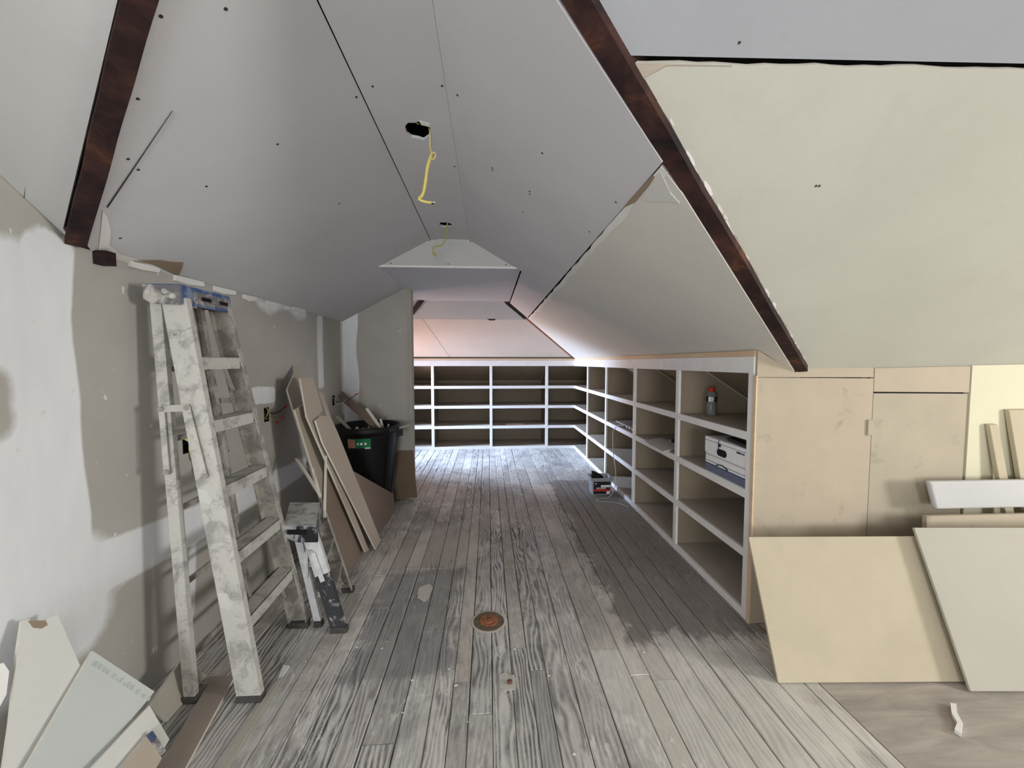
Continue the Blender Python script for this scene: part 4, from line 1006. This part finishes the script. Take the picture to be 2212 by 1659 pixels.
def wb_(t, y, z):
    wire('wire', [(XL-.03, y-.005, z+.03), (XL+.012, y, z+.01), (XL+.012, y, z-.03), (XL+.02, y+.01, z-.09)], .006, 'yellow', t)
    wire('wire', [(XL-.03, y+.01, z+.02), (XL+.02, y+.01, z-.02), (XL+.025, y+.02, z-.13)], .004, 'black_wire', t)
    nut((XL+.025, y+.02, z-.13), (0, 0, -1), t)
outlet(holes[2], 'open wall box with yellow wire behind the stepladder rails', wb_)
def wc_(t, y, z):
    wire('wire', [(XL-.03, y, z), (XL+.03, y-.05, z+.03), (XL+.05, y-.10, z-.02), (XL+.08, y-.06, z-.03), (XL+.12, y+.02, z+.01)], .004, 'tan_wire', t)
    wire('wire', [(XL-.03, y+.01, z), (XL+.06, y+.05, z-.02), (XL+.13, y+.08, z+.01), (XL+.19, y+.06, z+.05)], .003, 'black_wire', t)
    nut((XL+.19, y+.06, z+.05), (.8, 0, .5), t)
outlet(holes[3], 'open wall box with loose wires in the far left corner above the bin', wc_)
YC1 = 1.745
def cab(px, y): return [onY(a, b, y) for a, b in px]
cb = thing('ceiling_cable', (-.27, YC1, 2.0), 'bright yellow electrical cable hanging from the nearer ceiling hole', 'cable')
wire('sheath', cab([(905, 268), (896, 262), (903, 250), (920, 252), (928, 285), (929, 318), (933, 333)], YC1+.01), .0028, 'yellow', cb)
wire('sheath_flat', cab([(933, 333), (928, 346), (923, 365), (920, 388), (916, 412), (911, 424), (904, 429)], YC1+.01), .0075, 'yellow', cb)
wire('sheath_end', cab([(904, 429), (912, 434), (924, 437), (934, 438)], YC1), .006, 'yellow', cb)
wire('curl', cab([(931, 334), (938, 329), (941, 337), (936, 344), (931, 342)], YC1), .003, 'yellow', cb)
MB().tube(cab([(933, 438), (940, 437)], YC1), .003, 6).build('bare_wire', 'label_white', cb)
MB().tube(cab([(932, 439), (938, 440)], YC1-.004), .003, 6).build('dark_wire', 'black_wire', cb)
cb2 = thing('ceiling_cable', (-.3, 2.88, 2.2), 'dull yellow cable curling from the farther ceiling hole before the header', 'cable')
wire('sheath', cab([(968, 470), (966, 487), (964, 505), (961, 518), (955, 529), (944, 532), (937, 533), (935, 541), (936, 549), (941, 553), (941, 549), (938, 545)], 2.88), .0045, 'olive', cb2)

# ================================================================== THINGS ON AND BY THE SHELVES
# sports drink bottle
c = Vector((1.615, 2.79, ZS[3]))
bt = thing('drink_bottle', c, 'clear sports drink bottle with red cap on the top right shelf', 'bottle')
MB().lathe([(.0, .001), (.030, .001), (.0335, .006), (.034, .055), (.030, .075), (.030, .085), (.034, .10), (.0345, .135), (.030, .155), (.018, .172), (.0165, .182), (.0165, .19)], c, 28, cap=False).build('body', 'bottle', bt, smooth=True)
MB().lathe([(.0345, .098), (.0352, .10), (.0352, .136), (.0345, .138)], c, 28, cap=False).build('sleeve', 'label_dark', bt, smooth=True)
MB().lathe([(.0, .001), (.029, .002), (.0325, .008), (.033, .052), (.0, .054)], c, 24, cap=False).build('base_grip', 'alu_grimy', bt, smooth=True)
MB().lathe([(.0, .172), (.0185, .172), (.0195, .176), (.0195, .198), (.0175, .203), (.0, .203)], c, 20, cap=False).build('cap', 'label_red', bt, smooth=True)
dv = Vector((-c.x, -c.y, 0)).normalized(); xd = Vector((-dv.y, dv.x, 0))
V = []; Fc = []
for i in range(9):
    t = math.atan2(dv.y, dv.x) - .55 + 1.1*i/8
    for z in (.101, .135): V.append(c + Vector((.0358*math.cos(t), .0358*math.sin(t), z)))
for i in range(8): Fc.append((2*i, 2*i+2, 2*i+3, 2*i+1))
linkobj('logo_panel', V, Fc, 'label_white', bt)
text_on('G', .036, c + dv*.0362 - xd*.006 + Vector((0, 0, .105)), xd, dv, 'label_dark', bt, 'logo_letter', .0004)
# file box
fb_ = thing('file_box', (1.62, 2.40, ZS[2]), 'white cardboard file box with blue striped base on the right shelf', 'box')
bx0, bx1, by0, by1, bz0, bz1 = 1.428, 1.83, 2.105, 2.515, ZS[2]+.001, ZS[2]+.175
MB().box(bx0, bx1, by0, by1, bz0, bz1).build('body', 'box_white', fb_)
ld = bevel(MB().box(bx0-.004, bx1+.004, by0-.004, by1+.006, bz1-.05, bz1+.052).build('lid', 'box_white', fb_), .004)
MB().box(bx0-.0015, bx0, by0+.002, by1-.002, bz0+.004, bz0+.058).build('blue_band', 'box_blue', fb_)
for k in range(5): MB().box(bx0-.0025, bx0-.001, by0+.002, by1-.002, bz0+.010+k*.009, bz0+.0108+k*.009).build('stripe', 'box_white', fb_)
for z in (bz0+.072, bz0+.112): MB().box(bx0-.002, bx0, by0+.002, by1-.002, z, z+.002).build('print_line', 'label_dark', fb_)
MB().box(bx0-.0055, bx0-.004, by0, by1, bz1+.030, bz1+.032).build('print_line', 'label_dark', ld)
hy, hz_ = 2.33, bz1-.022
MB().prism([(bx0-.006, hy+.045*math.copysign(1, math.cos(t))*.55+.026*math.cos(t), hz_+.022*math.sin(t)) for t in [2*math.pi*(k+.5)/16 for k in range(16)]], (.002, 0, 0)).build('hand_hole', 'black', ld)
MB().tube([(bx0-.005, hy+.02, bz1+.022), (bx0-.009, hy+.02, bz1+.022)], .011, 12).build('string_button', 'label_dark', ld)
wire('string', [(bx0-.006, hy+.03, bz1+.053), (bx0-.010, hy+.028, bz1+.03), (bx0-.008, hy+.03, bz1+.0), (bx0-.008, hy+.03, bz1-.015)], .002, 'label_dark', ld)
for k in range(9):
    y = hy+.02-.09+.015*k
    pass
for ya, yb_, mt in ((2.185, 2.145, 'label_dark'), (2.138, 2.128, 'box_blue'), (2.124, 2.114, 'box_blue')): MB().box(bx0-.0055, bx0-.004, yb_, ya, bz1+.012, bz1+.022).build('print_block', mt, ld)
arc = [(bx0-.003, hy-.062+.015*k, bz0+.062+.014*math.sin(math.pi*k/8)) for k in range(9)]
MB().tube(arc, .0035, 6).build('printed_handle', 'label_dark', fb_)
o = MB().bar((1.46, 2.10, bz1+.062), (1.50, 2.36, bz1+.062), .05, .018, (1, 0, 0)).build('dark_strap', 'black_wire'); tag(o, 'dark strap lying on top of the file box', 'strap')
# board scrap and dark tool in the second bay
pz = ZS[2] + .014
pts = [onZ(1378, 962, pz), onZ(1392, 951, pz), onZ(1425, 945, pz), onZ(1468, 958, pz), onZ(1468, 966, pz), onZ(1426, 975, pz)]
pts = [Vector((min(max(p.x, 1.36), 1.9), min(max(p.y, 2.95), 3.75), p.z)) for p in pts]
o = MB().prism(pts, (0, 0, -.0125), 0, 1).build('drywall_piece', ['gyp_white', 'plaster_raw']); tag(o, 'white drywall piece overhanging the shelf edge in the second bay', 'drywall')
kn = thing('utility_knife', (1.60, 3.12, pz), 'black utility knife lying behind the white drywall piece', 'knife')
bevel(MB().bar((1.60, 3.36, ZS[2]+.024), (1.68, 3.08, ZS[2]+.024), .03, .02, (0, 0, 1)).build('handle', 'black', kn), .005)
MB().bar((1.598, 3.365, ZS[2]+.024), (1.59, 3.40, ZS[2]+.022), .014, .004, (0, 0, 1)).build('blade_tip', 'alu_grimy', kn)
for k in range(4): MB().bar((1.617+.015*k, 3.30-.052*k, ZS[2]+.026), (1.622+.015*k, 3.283-.052*k, ZS[2]+.026), .032, .023, (0, 0, 1)).build('grip_ring', 'rubber', kn)
# small electronic device with cord in the third bay
dv_ = thing('electronic_device', (1.55, 4.2, ZS[2]), 'flat grey and black electronic device on the middle shelf', 'device')
bevel(MB().box(1.47, 1.66, 3.90, 4.25, ZS[2]+.003, ZS[2]+.036).build('body', 'label_dark', dv_), .005)
bevel(MB().box(1.44, 1.67, 3.93, 4.42, ZS[2]+.038, ZS[2]+.050).build('top_plate', 'alu_grimy', dv_), .003)
for y in (3.97, 4.05, 4.13): MB().box(1.466, 1.47, y-.02, y+.02, ZS[2]+.012, ZS[2]+.028).build('port', 'alu_clean', dv_)
cd = wire('power_cord', [(1.47, 4.22, ZS[2]+.02), (1.43, 4.30, ZS[2]+.012), (1.408, 4.36, ZS[2]-.04), (1.405, 4.40, .62), (1.40, 4.36, .42), (1.36, 4.15, .28), (1.33, 4.05, .17), (1.31, 4.08, .05), (1.24, 4.05, .008), (1.12, 4.02, .006), (1.16, 3.95, .006), (1.3, 3.9, .006), (1.38, 3.78, .006)], .004, 'tan_wire')
tag(cd, 'thin pale cord hanging from the shelf down past the plastic tub', 'cord')
# clear plastic tub with label
tx, ty = 1.215, 4.24
tb = thing('plastic_tub', (tx, ty, 0), 'clear plastic tub with red and dark label on the floor by the shelves', 'tub')
def frustum(x0, x1, y0, y1, z0, X0, X1, Y0, Y1, z1): 
    return [(x0, y0, z0), (x1, y0, z0), (x1, y1, z0), (x0, y1, z0), (X0, Y0, z1), (X1, Y0, z1), (X1, Y1, z1), (X0, Y1, z1)]
m = MB().add(frustum(tx-.095, tx+.095, ty-.075, ty+.075, .001, tx-.108, tx+.108, ty-.088, ty+.088, .175), [(0,1,2,3),(0,1,5,4),(1,2,6,5),(2,3,7,6),(3,0,4,7)])
m.add(frustum(tx-.103, tx+.103, ty-.083, ty+.083, .175, tx-.090, tx+.090, ty-.070, ty+.070, .006), [(4,5,6,7),(0,1,5,4),(1,2,6,5),(2,3,7,6),(3,0,4,7)])
m.build('body', 'tub', tb)
rm = MB()
for (a, b, c_, d_) in ((-.125, .125, -.103, -.086), (-.125, .125, .086, .103), (-.125, -.106, -.086, .086), (.106, .125, -.086, .086)): rm.box(tx+a, tx+b, ty+c_, ty+d_, .168, .19)
bevel(rm.build('rim', 'tub', tb), .003)
lf = lambda x, z: Vector((tx+x, ty-.0755-.075*z, z))
def lab(nm, mat, x0, x1, z0, z1, k, par): return MB().prism([lf(x0, z0)+Vector((0, -k, 0)), lf(x1, z0)+Vector((0, -k, 0)), lf(x1, z1)+Vector((0, -k, 0)), lf(x0, z1)+Vector((0, -k, 0))], (0, k*.5, 0)).build(nm, mat, par)
lb = lab('label', 'label_dark', -.088, .092, .012, .15, .002, tb)
lab('label_stripe', 'label_red', -.085, .092, .045, .066, .003, lb); lab('label_panel', 'label_white', -.01, .09, .088, .112, .003, lb); lab('barcode_patch', 'label_white', .052, .09, .014, .042, .0035, lb)
lab('label_photo', 'alu_grimy', -.06, .045, .068, .086, .003, lb); lab('label_dot', 'label_white', -.072, -.058, .122, .135, .003, lb)
o = MB().prism([(tx-.088, ty-.02, .172), (tx+.045, ty-.02, .168), (tx+.02, ty-.02, .20), (tx-.04, ty-.02, .232), (tx-.09, ty-.02, .25)], (0, .03, 0)).build('black_shell', 'black'); tag(o, 'black curved plastic piece sticking out of the clear tub', 'plastic piece')
o = MB().box(.29, .58, 6.62, 6.64, ZS[1]+.001, ZS[1]+.013).build('wood_stick', 'pine'); tag(o, 'thin pale wooden stick on a lower shelf of the far shelving', 'stick')

# ================================================================== SHEETS AND BOARDS AT THE RIGHT
def sheet4(name, bl, br, h, dy, t, mat, label, cat, skew=0.0, bev=.002):
    bl = Vector(bl); br = Vector(br); e = (br-bl).normalized(); upv = (Vector((0, dy, h))); n = e.cross(upv).normalized()
    if n.y > 0: n = -n
    pts = [bl, br, br+upv+e*skew, bl+upv+e*skew]
    lift = Vector((0, 0, abs(n.z)*t))
    o = MB().prism([p_+lift for p_ in pts], -n*t).build(name, mat); tag(o, label, cat); return bevel(o, bev)
sheet4('mdf_sheet', (1.285, 1.625, 0), (2.14, 1.582, 0), .562, .232, .012, 'mdf_sheet', 'pale tan fibreboard sheet leaning beside the end of the shelves', 'board')
sheet4('drywall_sheet_offcut', (2.085, 1.532, 0), (3.1, 1.47, 0), .615, .262, .013, 'gyp_grey', 'grey drywall sheet leaning at the right over the tan fibreboard', 'drywall')
sheet4('tan_plank', (2.25, 1.86, 0), (3.3, 1.855, 0), .638, .02, .022, 'mdf_end', 'tan board standing behind the grey drywall sheet under the white board', 'board')
o = MB().prism([(2.308, 1.922, .806), (3.25, 1.915, .806), (3.25, 1.915, .657), (2.356, 1.922, .657)], (0, .03, 0)).build('white_board', 'ceil_white'); tag(bevel(o, .010, 3), 'thick white board with slanted end lying across the leaning boards', 'board')
for nm, x0, w, top, yb, lab_ in (('leaning_board', 2.90, .052, 1.09, 1.925, 'narrow cream board leaning on the right wall, left one'), ('leaning_board', 3.01, .13, 1.17, 1.925, 'wider cream board leaning on the right wall, right one')):
    sh = -.17
    a = Vector((x0+.02, yb, 0)); b = Vector((x0-.17, 2.0, top))
    o = MB().prism([a, a+Vector((w, 0, 0)), b+Vector((w, 0, 0)), b], (0, .024, .004)).build(nm, 'mdf_sheet'); tag(bevel(o, .003), lab_, 'board')

# ================================================================== FLOOR FITTING AND DEBRIS
c = Vector((-.002, 2.13, 0))
fp = thing('floor_plate', c, 'round tarnished copper floor plate in the middle of the planks', 'floor plate')
MB().lathe([(.0, .0005), (.093, .0005), (.096, .0012), (.088, .0022), (.0, .0022)], c, 40, cap=False).build('dusty_ring', 'halo', fp)
MB().lathe([(.0, .003), (.084, .003), (.082, .005), (.062, .006), (.0, .006)], c, 40, cap=False).build('plate', 'plate', fp)
MB().lathe([(.0, .0065), (.052, .0065), (.050, .009), (.030, .010), (.026, .014), (.0, .014)], c, 10, cap=False).build('cover', 'orange', fp)
MB().lathe([(.0, .014), (.014, .014), (.014, .02), (.0, .021)], c, 8, cap=False).build('knob', 'brick', fp)
def splat(cx, cy, rx, ry, seed, label, mat='halo', h=.0025, name='plaster_splat', n=22, amp=.4):
    r = random.Random(seed); pts = []
    for k in range(n):
        t = 2*math.pi*k/n; q_ = 1 + amp*mnoise.noise(Vector((math.cos(t)*1.6, math.sin(t)*1.6, seed))) + r.uniform(-.12, .12)
        pts.append(Vector((cx+rx*q_*math.cos(t), cy+ry*q_*math.sin(t), h)))
    o = MB().prism(pts, (0, 0, -h+.0008)).build(name, mat); tag(o, label, 'plaster'); return o
s1 = onZ(918, 1278); splat(s1.x, s1.y, .045, .085, 3, 'pale dried plaster splat left of the round floor plate', 'halo')
s2 = onZ(1096, 1474); splat(s2.x, s2.y, .045, .05, 8, 'pale plaster splat around a brown chunk on the near planks', 'halo')
s3 = onZ(1101, 1477); o = MB().prism([(s3.x+.013*math.cos(t), s3.y+.011*math.sin(t), .003) for t in (0, .9, 1.9, 2.8, 3.9, 5.1)], (0, 0, .013)).build('brick_chunk', 'brick'); tag(bevel(o, .003), 'small brown chunk on the pale plaster splat', 'chunk')
# torn plaster piece at the right front
pr = [(2053, 1518), (2066, 1520), (2068, 1540), (2080, 1562), (2076, 1584), (2062, 1574), (2068, 1560), (2056, 1540)]
o = MB().prism([onZ(x, y, .012) for x, y in pr], (0, 0, -.0155)).build('plaster_flake', 'plaster_raw'); tag(o, 'torn white plaster flake on the brown floor at the right', 'plaster')
rg = random.Random(21)
chips = [(771, 1399), (826, 1401), (1111, 1403), (1187, 1460), (985, 1481), (969, 1446), (869, 1540), (1158, 1388), (966, 1400), (835, 1387), (1025, 1371), (1211, 1195), (1300, 1530), (1205, 1500), (1500, 1425), (1450, 1600), (1390, 1410), (1145, 1020), (1230, 1100), (1010, 1560), (770, 1620), (1265, 1450), (1150, 1240), (700, 1320), (1080, 1130), (1330, 1120), (1410, 1180), (660, 1430), (890, 1470), (1240, 1630)]
for i, (px, py) in enumerate(chips):
    c = onZ(px, py); r_ = rg.choice((.002, .0025, .003, .0045)) if i > 4 else .006
    k = rg.randint(4, 6); pts = [(c.x+r_*rg.uniform(.5, 1.8)*math.cos(6.283*j/k), c.y+r_*rg.uniform(.6, 1.3)*math.sin(6.283*j/k), .0005) for j in range(k)]
    o = MB().prism(pts, (0, 0, rg.uniform(.001, .003))).build('plaster_chip', 'plaster_raw'); tag(o, 'tiny white plaster chip scattered on the floorboards', 'chip', 'plaster chips on the floor')
